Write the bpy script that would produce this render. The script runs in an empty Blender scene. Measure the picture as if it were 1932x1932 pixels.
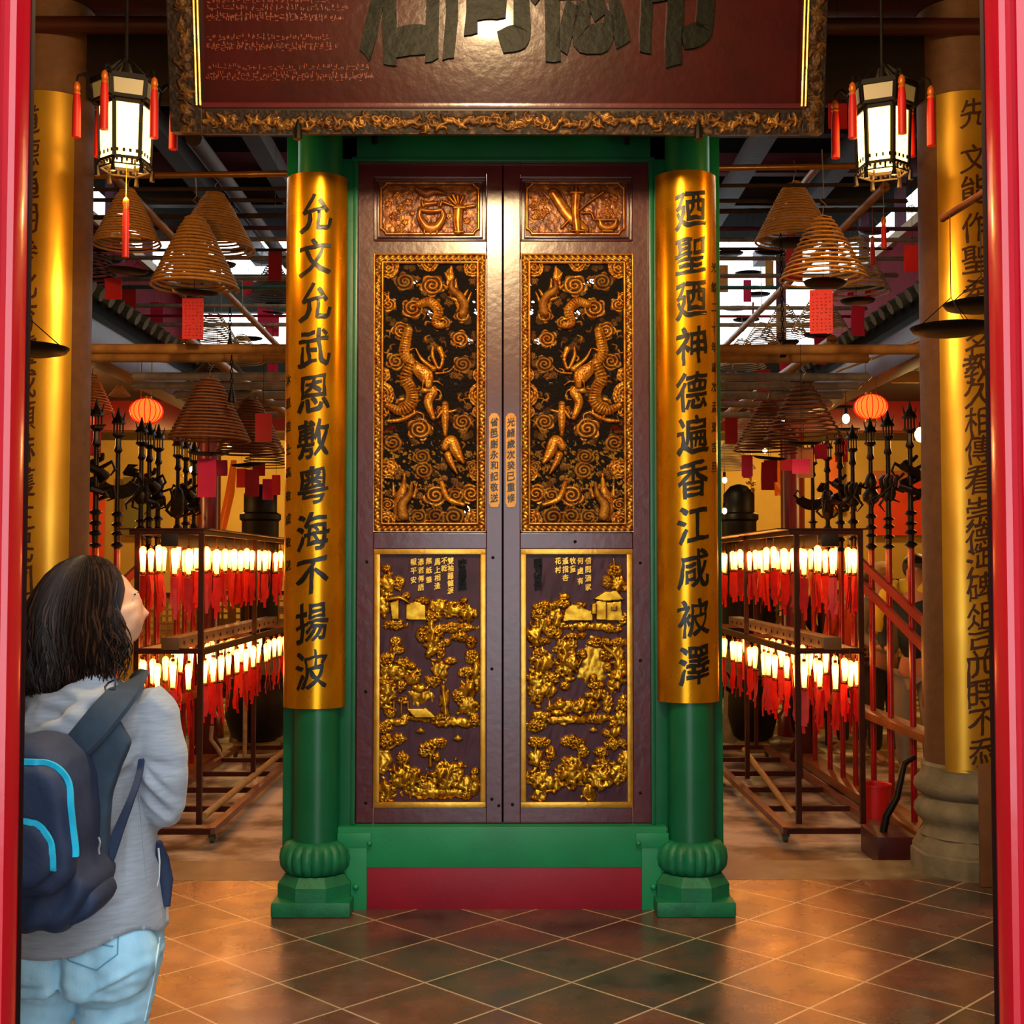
import bpy, bmesh, math, random
import numpy as np
from mathutils import Vector, Matrix, noise as mn
R = math.radians
rnd = random.Random(7)
SC = bpy.context.scene
COL = SC.collection
# ---------------------------------------------------------------- camera geometry (photo frame 1932 x 1932)
F = 2340.0
CAMZ = 1.6
PITCH = R(2.2)
YAW = math.atan((966-955)/F)
SHIFT = 104 - F*math.tan(PITCH)
cp, sp = math.cos(PITCH), math.sin(PITCH)
cy_, sy_ = math.cos(YAW), math.sin(YAW)
FWD = Vector((sy_*cp, cy_*cp, sp)); RGT = Vector((cy_, -sy_, 0)); UPV = RGT.cross(FWD)
def ray(px, py):
    return FWD + RGT*((px-966)/F) + UPV*((966-py+SHIFT)/F)
def W(px, py, Y):
    d = ray(px, py); t = Y/d.y
    return Vector((d.x*t, Y, CAMZ + d.z*t))
def G(px, py, z=0.0):
    d = ray(px, py); t = (z-CAMZ)/d.z
    return Vector((d.x*t, d.y*t, z))
def rect(x0, y0, x1, y1, Y):
    ym, xm = (y0+y1)/2, (x0+x1)/2
    return W(x0, ym, Y).x, W(x1, ym, Y).x, W(xm, y1, Y).z, W(xm, y0, Y).z
# ---------------------------------------------------------------- materials
def hx(h):
    h = h.lstrip('#'); c = [int(h[i:i+2], 16)/255 for i in (0, 2, 4)]
    return tuple(v/12.92 if v <= .04045 else ((v+.055)/1.055)**2.4 for v in c)+(1,)
MATS = {}
def mat(name, col, rough=.5, metal=0., col2=None, nscale=4., bump=0., bscale=60., emit=None, es=0., coat=0., spec=.5, sheen=0., stretch=(1,1,1), contrast=.25, rvar=0.):
    if name in MATS: return MATS[name]
    m = bpy.data.materials.new(name); m.use_nodes = True; MATS[name] = m
    n, l = m.node_tree.nodes, m.node_tree.links
    b = n['Principled BSDF']
    b.inputs['Base Color'].default_value = hx(col); b.inputs['Roughness'].default_value = rough
    b.inputs['Metallic'].default_value = metal; b.inputs['Coat Weight'].default_value = coat
    b.inputs['Coat Roughness'].default_value = .19 if bump > .2 else .1
    b.inputs['Specular IOR Level'].default_value = spec; b.inputs['Sheen Weight'].default_value = sheen
    tc = n.new('ShaderNodeTexCoord'); mp = n.new('ShaderNodeMapping'); mp.inputs['Scale'].default_value = stretch
    l.new(tc.outputs['Object'], mp.inputs['Vector'])
    if col2:
        t = n.new('ShaderNodeTexNoise'); t.inputs['Scale'].default_value = nscale; t.inputs['Detail'].default_value = 5
        l.new(mp.outputs[0], t.inputs['Vector'])
        r = n.new('ShaderNodeValToRGB'); r.color_ramp.elements[0].position = .5-contrast; r.color_ramp.elements[1].position = .5+contrast
        r.color_ramp.elements[0].color = hx(col2); r.color_ramp.elements[1].color = hx(col)
        l.new(t.outputs['Fac'], r.inputs['Fac']); l.new(r.outputs[0], b.inputs['Base Color'])
        if rvar:
            mr = n.new('ShaderNodeMapRange'); mr.inputs['To Min'].default_value = max(.03, rough-rvar); mr.inputs['To Max'].default_value = rough+rvar
            l.new(t.outputs['Fac'], mr.inputs['Value']); l.new(mr.outputs[0], b.inputs['Roughness'])
    if bump:
        t2 = n.new('ShaderNodeTexNoise'); t2.inputs['Scale'].default_value = bscale; t2.inputs['Detail'].default_value = 4
        l.new(mp.outputs[0], t2.inputs['Vector'])
        bp = n.new('ShaderNodeBump'); bp.inputs['Strength'].default_value = bump; bp.inputs['Distance'].default_value = .01
        l.new(t2.outputs['Fac'], bp.inputs['Height']); l.new(bp.outputs[0], b.inputs['Normal'])
    if emit:
        b.inputs['Emission Color'].default_value = hx(emit); b.inputs['Emission Strength'].default_value = es
    return m
def gild_mat(name, c_lo, c_hi, back, m_gold=.85, rough=.33, back_rough=.4, hollow_col='#2a0f04'):
    """gold leaf on the raised carving, paint on the flat ground; mask = attribute 'gild', crevice grime = attribute 'cav'"""
    m = bpy.data.materials.new(name); m.use_nodes = True; MATS[name] = m
    n, l = m.node_tree.nodes, m.node_tree.links; b = n['Principled BSDF']
    a = n.new('ShaderNodeAttribute'); a.attribute_name = 'gild'; b.inputs['Specular IOR Level'].default_value = .25
    tc = n.new('ShaderNodeTexCoord'); t = n.new('ShaderNodeTexNoise'); t.inputs['Scale'].default_value = 22; t.inputs['Detail'].default_value = 4
    l.new(tc.outputs['Object'], t.inputs['Vector'])
    r = n.new('ShaderNodeValToRGB'); r.color_ramp.elements[0].position = .35; r.color_ramp.elements[1].position = .62
    r.color_ramp.elements[0].color = hx(c_lo); r.color_ramp.elements[1].color = hx(c_hi)
    l.new(t.outputs['Fac'], r.inputs['Fac'])
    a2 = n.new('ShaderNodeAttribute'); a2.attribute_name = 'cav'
    mxd = n.new('ShaderNodeMix'); mxd.data_type = 'RGBA'; mxd.inputs['B'].default_value = hx(hollow_col)  # gold turns darker in the hollows of the carving
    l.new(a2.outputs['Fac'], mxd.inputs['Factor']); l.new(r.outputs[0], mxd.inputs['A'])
    t3 = n.new('ShaderNodeTexNoise'); t3.inputs['Scale'].default_value = 9; t3.inputs['Detail'].default_value = 6
    l.new(tc.outputs['Object'], t3.inputs['Vector'])
    r3 = n.new('ShaderNodeValToRGB'); bc = hx(back); r3.color_ramp.elements[0].position = .3; r3.color_ramp.elements[1].position = .7
    r3.color_ramp.elements[0].color = tuple(v*.55 for v in bc[:3])+(1,); r3.color_ramp.elements[1].color = bc
    l.new(t3.outputs['Fac'], r3.inputs['Fac'])
    mx = n.new('ShaderNodeMix'); mx.data_type = 'RGBA'
    l.new(a.outputs['Fac'], mx.inputs['Factor']); l.new(r3.outputs[0], mx.inputs['A']); l.new(mxd.outputs['Result'], mx.inputs['B'])
    l.new(mx.outputs['Result'], b.inputs['Base Color'])
    mm = n.new('ShaderNodeMath'); mm.operation = 'MULTIPLY'; mm.inputs[1].default_value = m_gold
    l.new(a.outputs['Fac'], mm.inputs[0]); l.new(mm.outputs[0], b.inputs['Metallic'])
    mr = n.new('ShaderNodeMapRange'); mr.inputs['To Min'].default_value = back_rough; mr.inputs['To Max'].default_value = rough
    l.new(a.outputs['Fac'], mr.inputs['Value']); l.new(mr.outputs[0], b.inputs['Roughness'])
    return m
# ---------------------------------------------------------------- objects
def wloc(o):
    v = Vector(o.location)
    while o.parent: o = o.parent; v = v + Vector(o.location)
    return v
def link(name, me, m, parent=None, world=True):
    o = bpy.data.objects.new(name, me); COL.objects.link(o)
    if m: me.materials.append(m)
    if parent:
        o.parent = parent
        if world: me.transform(Matrix.Translation(-wloc(parent)))
    return o
def tag(o, label=None, cat=None, group=None, kind=None):
    if label: o['label'] = label
    if cat: o['category'] = cat
    if group: o['group'] = group
    if kind: o['kind'] = kind
    return o
def thing(name, loc, label, cat, group=None):
    o = bpy.data.objects.new(name, None); COL.objects.link(o); o.location = loc; o.empty_display_size = .1
    return tag(o, label, cat, group)
def copy_tree(o, parent=None):
    c = o.copy(); COL.objects.link(c)
    if parent: c.parent = parent
    for ch in list(o.children): copy_tree(ch, c)
    return c
def ortho(d):
    d = d.normalized(); a = Vector((0, 0, 1)) if abs(d.z) < .9 else Vector((1, 0, 0))
    u = d.cross(a).normalized(); return u, d.cross(u).normalized()
class MB:
    def __init__(s): s.v = []; s.f = []; s.smooth = True
    def add(s, vs, fs):
        k = len(s.v); s.v += [tuple(v) for v in vs]; s.f += [tuple(i+k for i in f) for f in fs]; return s
    def box(s, x0, x1, y0, y1, z0, z1, bev=0.):
        if bev <= 0:
            vs = [(x, y, z) for x in (x0, x1) for y in (y0, y1) for z in (z0, z1)]
            return s.add(vs, [(0,1,3,2), (4,6,7,5), (0,4,5,1), (2,3,7,6), (0,2,6,4), (1,5,7,3)])
        b = min(bev, (x1-x0)*.45, (y1-y0)*.45, (z1-z0)*.45)
        bm = bmesh.new(); bmesh.ops.create_cube(bm, size=1)
        for v in bm.verts: v.co = Vector(((x0+x1)/2+v.co.x*(x1-x0), (y0+y1)/2+v.co.y*(y1-y0), (z0+z1)/2+v.co.z*(z1-z0)))
        bmesh.ops.bevel(bm, geom=bm.edges[:], offset=b, segments=2, affect='EDGES', profile=.6)
        return s.bm(bm)
    def bm(s, bm):
        bm.verts.index_update(); s.add([v.co[:] for v in bm.verts], [[v.index for v in f.verts] for f in bm.faces]); bm.free(); return s
    def tube(s, pts, r, seg=8, closed=False, caps=True, flat=1.):
        pts = [Vector(p) for p in pts]; n = len(pts)
        rs = r if isinstance(r, (list, tuple)) else [r]*n
        k = len(s.v); u = None
        for i, p in enumerate(pts):
            a = pts[(i-1) % n] if (i or closed) else p; b = pts[(i+1) % n] if (i < n-1 or closed) else p
            d = (b-a)
            if d.length < 1e-9: d = Vector((0, 0, 1))
            d.normalize()
            if u is None: u, w = ortho(d)
            else:
                u = (u-d*u.dot(d))
                if u.length < 1e-6: u, w = ortho(d)
                u.normalize(); w = d.cross(u)
            for j in range(seg):
                t = 2*math.pi*j/seg; s.v.append(tuple(p+(u*math.cos(t)+w*math.sin(t)*flat)*rs[i]))
        for i in range(n if closed else n-1):
            for j in range(seg):
                a = k+i*seg+j; b = k+i*seg+(j+1) % seg; c = k+((i+1) % n)*seg
                s.f.append((a, b, c+(j+1) % seg, c+j))
        if caps and not closed:
            s.f.append(tuple(k+j for j in range(seg))[::-1]); s.f.append(tuple(k+(n-1)*seg+j for j in range(seg)))
        return s
    def bar(s, a, b, w, h=None):
        """square bar from a to b"""
        a, b = Vector(a), Vector(b); h = h or w; d = (b-a).normalized()
        up = Vector((0, 0, 1)) if abs(d.z) < .95 else Vector((0, 1, 0))
        u = d.cross(up).normalized(); v = u.cross(d)
        vs = [p+u*(sx*w/2)+v*(sz*h/2) for p in (a, b) for sx, sz in ((-1,-1), (1,-1), (1,1), (-1,1))]
        return s.add(vs, [(0,1,2,3), (7,6,5,4), (0,4,5,1), (1,5,6,2), (2,6,7,3), (3,7,4,0)])
    def lathe(s, prof, c=(0,0,0), seg=32, rfun=None, axis=None):
        k = len(s.v); c = Vector(c); n = len(prof)
        for i, (r, z) in enumerate(prof):
            for j in range(seg):
                t = 2*math.pi*j/seg; q = r*(rfun(t, i) if rfun else 1)
                s.v.append(tuple(c+Vector((q*math.cos(t), q*math.sin(t), z))))
        for i in range(n-1):
            for j in range(seg):
                a = k+i*seg+j; b = k+i*seg+(j+1) % seg; s.f.append((a, b, b+seg, a+seg))
        if prof[0][0] > 1e-5: s.f.append(tuple(k+j for j in range(seg))[::-1])
        if prof[-1][0] > 1e-5: s.f.append(tuple(k+(n-1)*seg+j for j in range(seg)))
        return s
    def ball(s, c, r, seg=16, rings=10, sq=(1,1,1)):
        prof = [(max(1e-6, math.sin(math.pi*i/rings)), -math.cos(math.pi*i/rings)) for i in range(rings+1)]
        k = len(s.v); s.lathe(prof, (0,0,0), seg)
        for i in range(k, len(s.v)):
            x, y, z = s.v[i]; s.v[i] = (c[0]+x*r*sq[0], c[1]+y*r*sq[1], c[2]+z*r*sq[2])
        return s
    def ngon(s, pts, y0, y1):
        """prism from an outline in the XZ plane"""
        n = len(pts); k = len(s.v)
        for y in (y0, y1): s.v += [(p[0], y, p[1]) for p in pts]
        s.f.append(tuple(range(k, k+n))); s.f.append(tuple(range(k+2*n-1, k+n-1, -1)))
        for i in range(n): s.f.append((k+i, k+(i+1) % n, k+n+(i+1) % n, k+n+i))
        return s
    def loft(s, rings, caps=True):
        k = len(s.v); n = len(rings[0])
        for r_ in rings: s.v += [tuple(p) for p in r_]
        for i in range(len(rings)-1):
            for j in range(n):
                a = k+i*n+j; b = k+i*n+(j+1) % n; s.f.append((a, b, b+n, a+n))
        if caps: s.f.append(tuple(range(k, k+n))[::-1]); s.f.append(tuple(range(k+(len(rings)-1)*n, k+len(rings)*n)))
        return s
    def xf(s, M, k=0):
        for i in range(k, len(s.v)): s.v[i] = tuple(M @ Vector(s.v[i]))
        return s
    def mesh(s, name, smooth=None):
        me = bpy.data.meshes.new(name); me.from_pydata(s.v, [], s.f); me.update()
        bm = bmesh.new(); bm.from_mesh(me); bmesh.ops.recalc_face_normals(bm, faces=bm.faces[:]); bm.to_mesh(me); bm.free()
        if s.smooth if smooth is None else smooth:
            me.polygons.foreach_set('use_smooth', [True]*len(me.polygons))
            try: me.set_sharp_from_angle(angle=R(42))
            except Exception: pass
        return me
    def build(s, name, m, parent=None, world=True): return link(name, s.mesh(name), m, parent, world)
def struct(name, mb, m, label=None):
    return tag(mb.build(name, m), label, None, None, 'structure')
def rotm(c, ax, ang): return Matrix.Translation(Vector(c)) @ Matrix.Rotation(ang, 4, ax) @ Matrix.Translation(-Vector(c))
# ---------------------------------------------------------------- brush lettering
_gl = {}
_cu = bpy.data.curves.new('glyph', 'FONT'); _cu.extrude = .03; _cu.resolution_u = 3
_go = bpy.data.objects.new('glyph', _cu); COL.objects.link(_go)
def glyph(ch, bold=.012, brush=1):
    key = (ch, bold, brush)
    if key in _gl: return _gl[key]
    _cu.body = ch
    dg = bpy.context.evaluated_depsgraph_get(); dg.update()
    me = bpy.data.meshes.new_from_object(_go.evaluated_get(dg))
    bm = bmesh.new(); bm.from_mesh(me); bpy.data.meshes.remove(me)
    bmesh.ops.remove_doubles(bm, verts=bm.verts[:], dist=1e-5)
    wn = {}
    for f in bm.faces:
        f.normal_update()
        if abs(f.normal.z) < .5:
            for v in f.verts: wn[v] = wn.get(v, Vector((0, 0, 0)))+f.normal
    for v, n_ in wn.items():
        if n_.length > 1e-6: v.co += n_.normalized()*bold
    bmesh.ops.triangulate(bm, faces=bm.faces[:])
    if brush:
        for _k in range(2):
            long_e = [e for e in bm.edges if e.calc_length() > (.13 if brush == 1 else .08)]
            if not long_e: break
            bmesh.ops.subdivide_edges(bm, edges=long_e, cuts=1); bmesh.ops.triangulate(bm, faces=bm.faces[:])
    vs = [v.co.copy() for v in bm.verts]; bm.verts.index_update(); fs = [[v.index for v in f.verts] for f in bm.faces]; bm.free()
    xs = [v.x for v in vs] or [0, 1]; ys = [v.y for v in vs] or [0, 1]
    cx, cyy = (min(xs)+max(xs))/2, (min(ys)+max(ys))/2; sz = max(max(xs)-min(xs), max(ys)-min(ys), .4)
    out = []
    for v in vs:
        x, y = (v.x-cx)/sz, (v.y-cyy)/sz
        if brush:
            nx = mn.noise(Vector((x*3.1+ord(ch) % 97, y*3.1, 0))); ny = mn.noise(Vector((x*3.1, y*3.1+ord(ch) % 89, 5)))
            fx = mn.noise(Vector((x*9, y*9, ord(ch) % 31)))
            q = .018 if brush == 1 else .004; x, y = x+.05*nx+q*fx, y+(.16 if brush == 1 else .05)*x+.05*ny+q*fx
        out.append((x, y, v.z/.03))
    _gl[key] = (out, fs); return _gl[key]
def letters(mb, items, place, depth, bold=.012, brush=1):
    """items: (char, cx, cz, w, h); place(x, z, d) -> point, d = height above the surface"""
    for ch, cx, cz, w, h in items:
        vs, fs = glyph(ch, bold, brush)
        mb.add([place(cx+x*w, cz+y*h, depth*(z*.5+.5)) for x, y, z in vs], fs)
    return mb
# ---------------------------------------------------------------- carved relief as a height field, laid out in photo-sized units
_rng = np.random.default_rng(3)
_tab = _rng.random((256, 256))
def vnoise(x, y, s=1.0, off=0):
    x = x/s+off*17.3; y = y/s+off*7.7
    xi = np.floor(x).astype(int); yi = np.floor(y).astype(int); fx = x-xi; fy = y-yi
    fx = fx*fx*(3-2*fx); fy = fy*fy*(3-2*fy)
    g = lambda a, b: _tab[a % 256, b % 256]
    return (g(xi, yi)*(1-fx)+g(xi+1, yi)*fx)*(1-fy)+(g(xi, yi+1)*(1-fx)+g(xi+1, yi+1)*fx)*fy
def cells(x, y, s, off=0):
    """distance to jittered cell centres: grape-like lumps"""
    x = x/s; y = y/s; xi = np.floor(x).astype(int); yi = np.floor(y).astype(int); best = np.full(x.shape, 9.)
    for a in (-1, 0, 1):
        for b in (-1, 0, 1):
            cx = xi+a+_tab[(xi+a+off) % 256, (yi+b) % 256]; cyy = yi+b+_tab[(yi+b+off) % 256, (xi+a+91) % 256]
            best = np.minimum(best, (x-cx)**2+(y-cyy)**2)
    return np.sqrt(best)
class Relief:
    def __init__(s, x0, y0, x1, y1, step=1.25):
        s.b = (x0, y0, x1, y1); s.nx = int((x1-x0)/step)+1; s.ny = int((y1-y0)/step)+1
        s.X, s.Y = np.meshgrid(np.linspace(x0, x1, s.nx), np.linspace(y0, y1, s.ny))
        s.h = np.zeros(s.X.shape); s.g = np.zeros(s.X.shape); s.hole = None
    def put(s, h, on=None, g=1.):
        on = (h > .02) if on is None else on
        up = on & (h > s.h); s.h = np.where(up, h, s.h); s.g = np.where(up, g, s.g); return s
    def dist(s, pts, rs):
        D = np.full(s.X.shape, 99.); T = np.zeros(s.X.shape); n = len(pts)
        for i in range(n-1):
            (ax, ay), (bx, by) = pts[i], pts[i+1]; dx, dy = bx-ax, by-ay; L = dx*dx+dy*dy+1e-9
            t = np.clip(((s.X-ax)*dx+(s.Y-ay)*dy)/L, 0, 1); r = rs[i]*(1-t)+rs[i+1]*t
            d = np.hypot(s.X-ax-t*dx, s.Y-ay-t*dy)/np.maximum(r, .3)
            up = d < D; D = np.where(up, d, D); T = np.where(up, (i+t), T)
        return D, T
    def stroke(s, pts, r, h=3., base=0., ridge=0., g=1.):
        rs = list(r) if isinstance(r, (list, tuple)) else [r]*len(pts)
        # smooth the path
        P = [Vector((p[0], p[1], q)) for p, q in zip(pts, rs)]; Q = []
        for i in range(len(P)-1):
            a = P[max(i-1, 0)]; b = P[i]; c = P[i+1]; d = P[min(i+2, len(P)-1)]
            for k in range(5):
                t = k/5; Q.append(.5*((2*b)+(c-a)*t+(2*a-5*b+4*c-d)*t*t+(3*b-a-3*c+d)*t**3))
        Q.append(P[-1])
        D, T = s.dist([(q.x, q.y) for q in Q], [q.z for q in Q])
        hh = base+h*np.sqrt(np.clip(1-D*D, 0, 1))
        if ridge: hh = hh*(1+ridge*np.cos(T*6.283/1.))
        return s.put(np.where(D < 1, hh, 0), D < 1, g)
    def swirl(s, cx, cy, r, h=4., p=None, g=1., hand=1):
        p = p or r/2.6; dx, dy = s.X-cx, (s.Y-cy)*1.12; d = np.hypot(dx, dy); a = np.arctan2(dy, dx)
        rr = r*(1+.12*np.cos(a*5+cx)); hh = h*np.sqrt(np.clip(1-(d/rr)**2*.8, 0, 1))*(.68+.32*np.cos(6.283*d/p+hand*a))
        return s.put(np.where(d < rr, hh, 0), d < rr, g)
    def lump(s, cx, cy, rx, ry, h=4., kind='rock', sz=None, g=1., rough=.3, off=0):
        dx, dy = (s.X-cx)/rx, (s.Y-cy)/ry; d = np.hypot(dx, dy)+rough*(vnoise(s.X, s.Y, 7, off+cx)-.5)*1.6+rough*.5*(vnoise(s.X, s.Y, 3, cy)-.5)
        env = np.sqrt(np.clip(1-d*d, 0, 1))
        if kind == 'leaf': t = .55+.6*np.clip(1-cells(s.X, s.Y, sz or 4., int(cx))*1.25, 0, 1)
        elif kind == 'rock':
            a = vnoise(s.X+s.Y*.3, s.Y*.5, 13, off+1+cy); t = .62+.5*np.abs(2*a-1)+.12*vnoise(s.X, s.Y, 4, 2)
        elif kind == 'cloud': t = .75+.25*np.cos(6.283*d*3)
        else: t = 1.
        return s.put(env*h*t, d < 1, g)
    def poly(s, pts, h=3., g=1., slope=0.):
        ins = np.zeros(s.X.shape, bool); n = len(pts)
        for i in range(n):
            (ax, ay), (bx, by) = pts[i], pts[(i+1) % n]
            c = ((ay > s.Y) != (by > s.Y)) & (s.X < (bx-ax)*(s.Y-ay)/((by-ay) or 1e-9)+ax); ins ^= c
        return s.put(np.where(ins, h+slope*(s.Y-s.b[1]), 0), ins, g)
    def build(s, name, m, parent, Y, unit=.0022, holes=None, back=True, x_off=0.):
        """Y: depth plane of the ground of the carving (number or function of z)"""
        x0, y0, x1, y1 = s.b; a, b_, z0, z1 = rect(x0, y0, x1, y1, Y)
        nx, ny = s.nx, s.ny
        gx = a+(s.X-x0)/(x1-x0)*(b_-a); gz = z1-(s.Y-y0)/(y1-y0)*(z1-z0); gy = Y-s.h*unit
        co = np.stack([gx, gy, gz], -1).reshape(-1, 3)
        I = np.arange(nx*ny).reshape(ny, nx)
        q = np.stack([I[:-1, :-1], I[1:, :-1], I[1:, 1:], I[:-1, 1:]], -1).reshape(-1, 4)
        if holes is not None:
            k = holes[:-1, :-1] | holes[1:, 1:]; q = q[~k.reshape(-1)]
        me = bpy.data.meshes.new(name); me.vertices.add(len(co)); me.vertices.foreach_set('co', co.ravel())
        me.loops.add(q.size); me.loops.foreach_set('vertex_index', q.ravel().astype(np.int32)); me.polygons.add(len(q))
        me.polygons.foreach_set('loop_start', np.arange(0, q.size, 4, dtype=np.int32)); me.update(calc_edges=True); me.validate()
        me.polygons.foreach_set('use_smooth', np.ones(len(me.polygons), bool))
        at = me.attributes.new('gild', 'FLOAT', 'POINT'); at.data.foreach_set('value', s.g.ravel().astype(np.float32))
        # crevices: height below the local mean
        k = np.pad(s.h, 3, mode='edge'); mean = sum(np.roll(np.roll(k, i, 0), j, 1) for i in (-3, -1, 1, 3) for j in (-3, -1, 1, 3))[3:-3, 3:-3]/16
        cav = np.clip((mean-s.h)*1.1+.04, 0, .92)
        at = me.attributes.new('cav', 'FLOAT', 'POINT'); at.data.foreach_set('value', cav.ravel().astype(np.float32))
        return link(name, me, m, parent)
# ================================================================ materials
M = {}
M['maroon'] = mat('maroon lacquer', '#541020', .3, 0, '#400c1a', 6, bump=.22, bscale=22, coat=.55)
M['plaque'] = mat('plaque lacquer', '#38040b', .3, 0, '#2a0308', 5, bump=.2, bscale=24, coat=.3, spec=.3)
M['green'] = mat('green gloss paint', '#0b6b45', .33, 0, '#075a3a', 5, bump=.06, bscale=30)
M['greenstone'] = mat('green painted stone', '#108558', .5, 0, '#086040', 9, bump=.25, bscale=50)
M['greensill'] = mat('green matt paint', '#14965f', .45, 0, '#0e8052', 4, bump=.08, bscale=40)
M['redplinth'] = mat('crimson plinth paint', '#9a0d2c', .5, 0, '#870a26', 5, bump=.12, bscale=30)
M['redframe'] = mat('crimson gloss paint', '#b4081e', .2, 0, '#a40619', 3, bump=.10, bscale=14, coat=.4)
M['gold'] = mat('gold leaf board', '#f5b41c', .27, .85, '#c07c0c', 5, bump=.05, bscale=10, stretch=(1.5, 1.5, .8), contrast=.3, rvar=.08)
M['oldgold'] = mat('worn gold leaf board', '#f0bc40', .32, .75, '#c88e24', 5, bump=.05, bscale=10, stretch=(1, 1, .5), contrast=.3)
M['ink'] = mat('black brush ink', '#0b0705', .35)
M['giltedge'] = mat('gilt moulding', '#e8b64a', .3, .75, '#c98f26', 14, bump=.1, bscale=60)
M['blackpaint'] = mat('black green lettering', '#0c110a', .45, 0, '#060805', 9, bump=.3, bscale=26, spec=.12)
M['wood'] = mat('dark brown timber', '#220e09', .6, 0, '#120806', 5, bump=.2, bscale=20)
M['darkred'] = mat('dark red timber', '#4d0f14', .45, 0, '#35090d', 5, bump=.15, bscale=20)
M['colbrown'] = mat('brown stone column', '#6a4422', .7, 0, '#553518', 18, bump=.2, bscale=70)
M['stone'] = mat('grey carved stone', '#8f8368', .85, 0, '#625a44', 9, bump=.5, bscale=40)
M['iron'] = mat('blackened iron', '#17110d', .5, .6, '#0c0907', 8)
M['steel'] = mat('brown rusty steel tube', '#4a1c14', .4, .3, '#331008', 12)
M['bamboo'] = mat('bamboo pole', '#a8763c', .5, 0, '#7a4f22', 10, spec=.25)
M['greypole'] = mat('weathered pole', '#a89c88', .4, 0, '#7d7264', 20)
M['darkpole'] = mat('dark smoky pole', '#3c2a20', .8, 0, '#24160f', 20)
M['redpole'] = mat('red painted pole', '#9c1216', .22, 0, '#7c0c10', 6)
M['bronze'] = mat('dark bronze ornament', '#2c1e12', .4, .6, '#1a110a', 30)
M['incense'] = mat('tan incense stick', '#d09848', .75, 0, '#b07a34', 30, bump=.2, bscale=120)
M['paleincense'] = mat('pale incense stick', '#cdb98c', .8, 0, '#b09a6c', 30)  # paler incense; on the right coils backlight is put into the colour
M['redpaper'] = mat('red prayer paper', '#d0141c', .6, 0, '#b50e18', 8)
M['pinkpaper'] = mat('pink prayer paper', '#dc2458', .6, 0, '#c41848', 8)
M['tassel'] = mat('red silk tassel', '#d81a14', .5, 0, '#a80c0c', 60, stretch=(1, 1, .1))
M['yellowwall'] = mat('ochre plaster', '#c9a94e', .85, 0, '#b3923e', 2, bump=.1, bscale=10)
M['slate'] = mat('slate roof lining', '#181a22', .95, 0, '#101118', 3, spec=.05)
M['rooftile'] = mat('glazed grey roof tile', '#6e7d76', .3, 0, '#3a4643', 8)
M['purple'] = mat('plum painted beam', '#5c2642', .7, 0, '#451c32', 5)
# ================================================================ the floor
def tile_mat():
    m = bpy.data.materials.new('terracotta quarry tiles'); m.use_nodes = True
    n, l = m.node_tree.nodes, m.node_tree.links; b = n['Principled BSDF']
    tc = n.new('ShaderNodeTexCoord'); mp = n.new('ShaderNodeMapping'); s = 1/.400; ang = R(45)
    p0 = G(941, 1810)
    mp.inputs['Scale'].default_value = (s, s, s); mp.inputs['Rotation'].default_value = (0, 0, ang)
    T = Matrix.Rotation(ang, 3, 'Z') @ (Vector((p0.x, p0.y, 0))*s)
    mp.inputs['Location'].default_value = (-T.x, -T.y, 0)
    l.new(tc.outputs['Object'], mp.inputs['Vector'])
    br = n.new('ShaderNodeTexBrick'); br.offset = 0; br.squash = 1
    br.inputs['Scale'].default_value = 1; br.inputs['Mortar Size'].default_value = .013; br.inputs['Mortar Smooth'].default_value = .2
    br.inputs['Brick Width'].default_value = 1; br.inputs['Row Height'].default_value = 1; br.inputs['Bias'].default_value = 0
    br.inputs['Color1'].default_value = (0, 0, 0, 1); br.inputs['Color2'].default_value = (1, 1, 1, 1); br.inputs['Mortar'].default_value = (.5, .5, .5, 1)
    l.new(mp.outputs[0], br.inputs['Vector'])
    t = n.new('ShaderNodeTexNoise'); t.inputs['Scale'].default_value = 2.2; t.inputs['Detail'].default_value = 7; t.inputs['Roughness'].default_value = .62
    l.new(tc.outputs['Object'], t.inputs['Vector'])
    ad = n.new('ShaderNodeMath'); ad.operation = 'MULTIPLY_ADD'; ad.inputs[1].default_value = .16
    l.new(br.outputs['Color'], ad.inputs[0]); l.new(t.outputs['Fac'], ad.inputs[2])
    r = n.new('ShaderNodeValToRGB'); e = r.color_ramp.elements
    e[0].position = .36; e[0].color = hx('#25231f'); e[1].position = .8; e[1].color = hx('#86655a')
    x = e.new(.5); x.color = hx('#4c443e'); x = e.new(.62); x.color = hx('#6a453a')
    l.new(ad.outputs[0], r.inputs['Fac'])
    mx = n.new('ShaderNodeMix'); mx.data_type = 'RGBA'; mx.inputs['B'].default_value = hx('#c4b294')
    l.new(br.outputs['Fac'], mx.inputs['Factor']); l.new(r.outputs[0], mx.inputs['A']); l.new(mx.outputs['Result'], b.inputs['Base Color'])
    t2 = n.new('ShaderNodeTexNoise'); t2.inputs['Scale'].default_value = 5; t2.inputs['Detail'].default_value = 5
    l.new(tc.outputs['Object'], t2.inputs['Vector'])
    mr = n.new('ShaderNodeMapRange'); mr.inputs['To Min'].default_value = .13; mr.inputs['To Max'].default_value = .4
    l.new(t2.outputs['Fac'], mr.inputs['Value']); l.new(mr.outputs[0], b.inputs['Roughness'])
    bp = n.new('ShaderNodeBump'); bp.inputs['Strength'].default_value = .12; bp.inputs['Distance'].default_value = .01
    l.new(t2.outputs['Fac'], bp.inputs['Height']); l.new(bp.outputs[0], b.inputs['Normal'])
    return m
YE = 6.83            # edge of the sunken court
YC = 12.6            # far edge of the court
struct('floor', MB().box(-7, 7, -4, YE-.42, -.1, 0), tile_mat())
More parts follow.
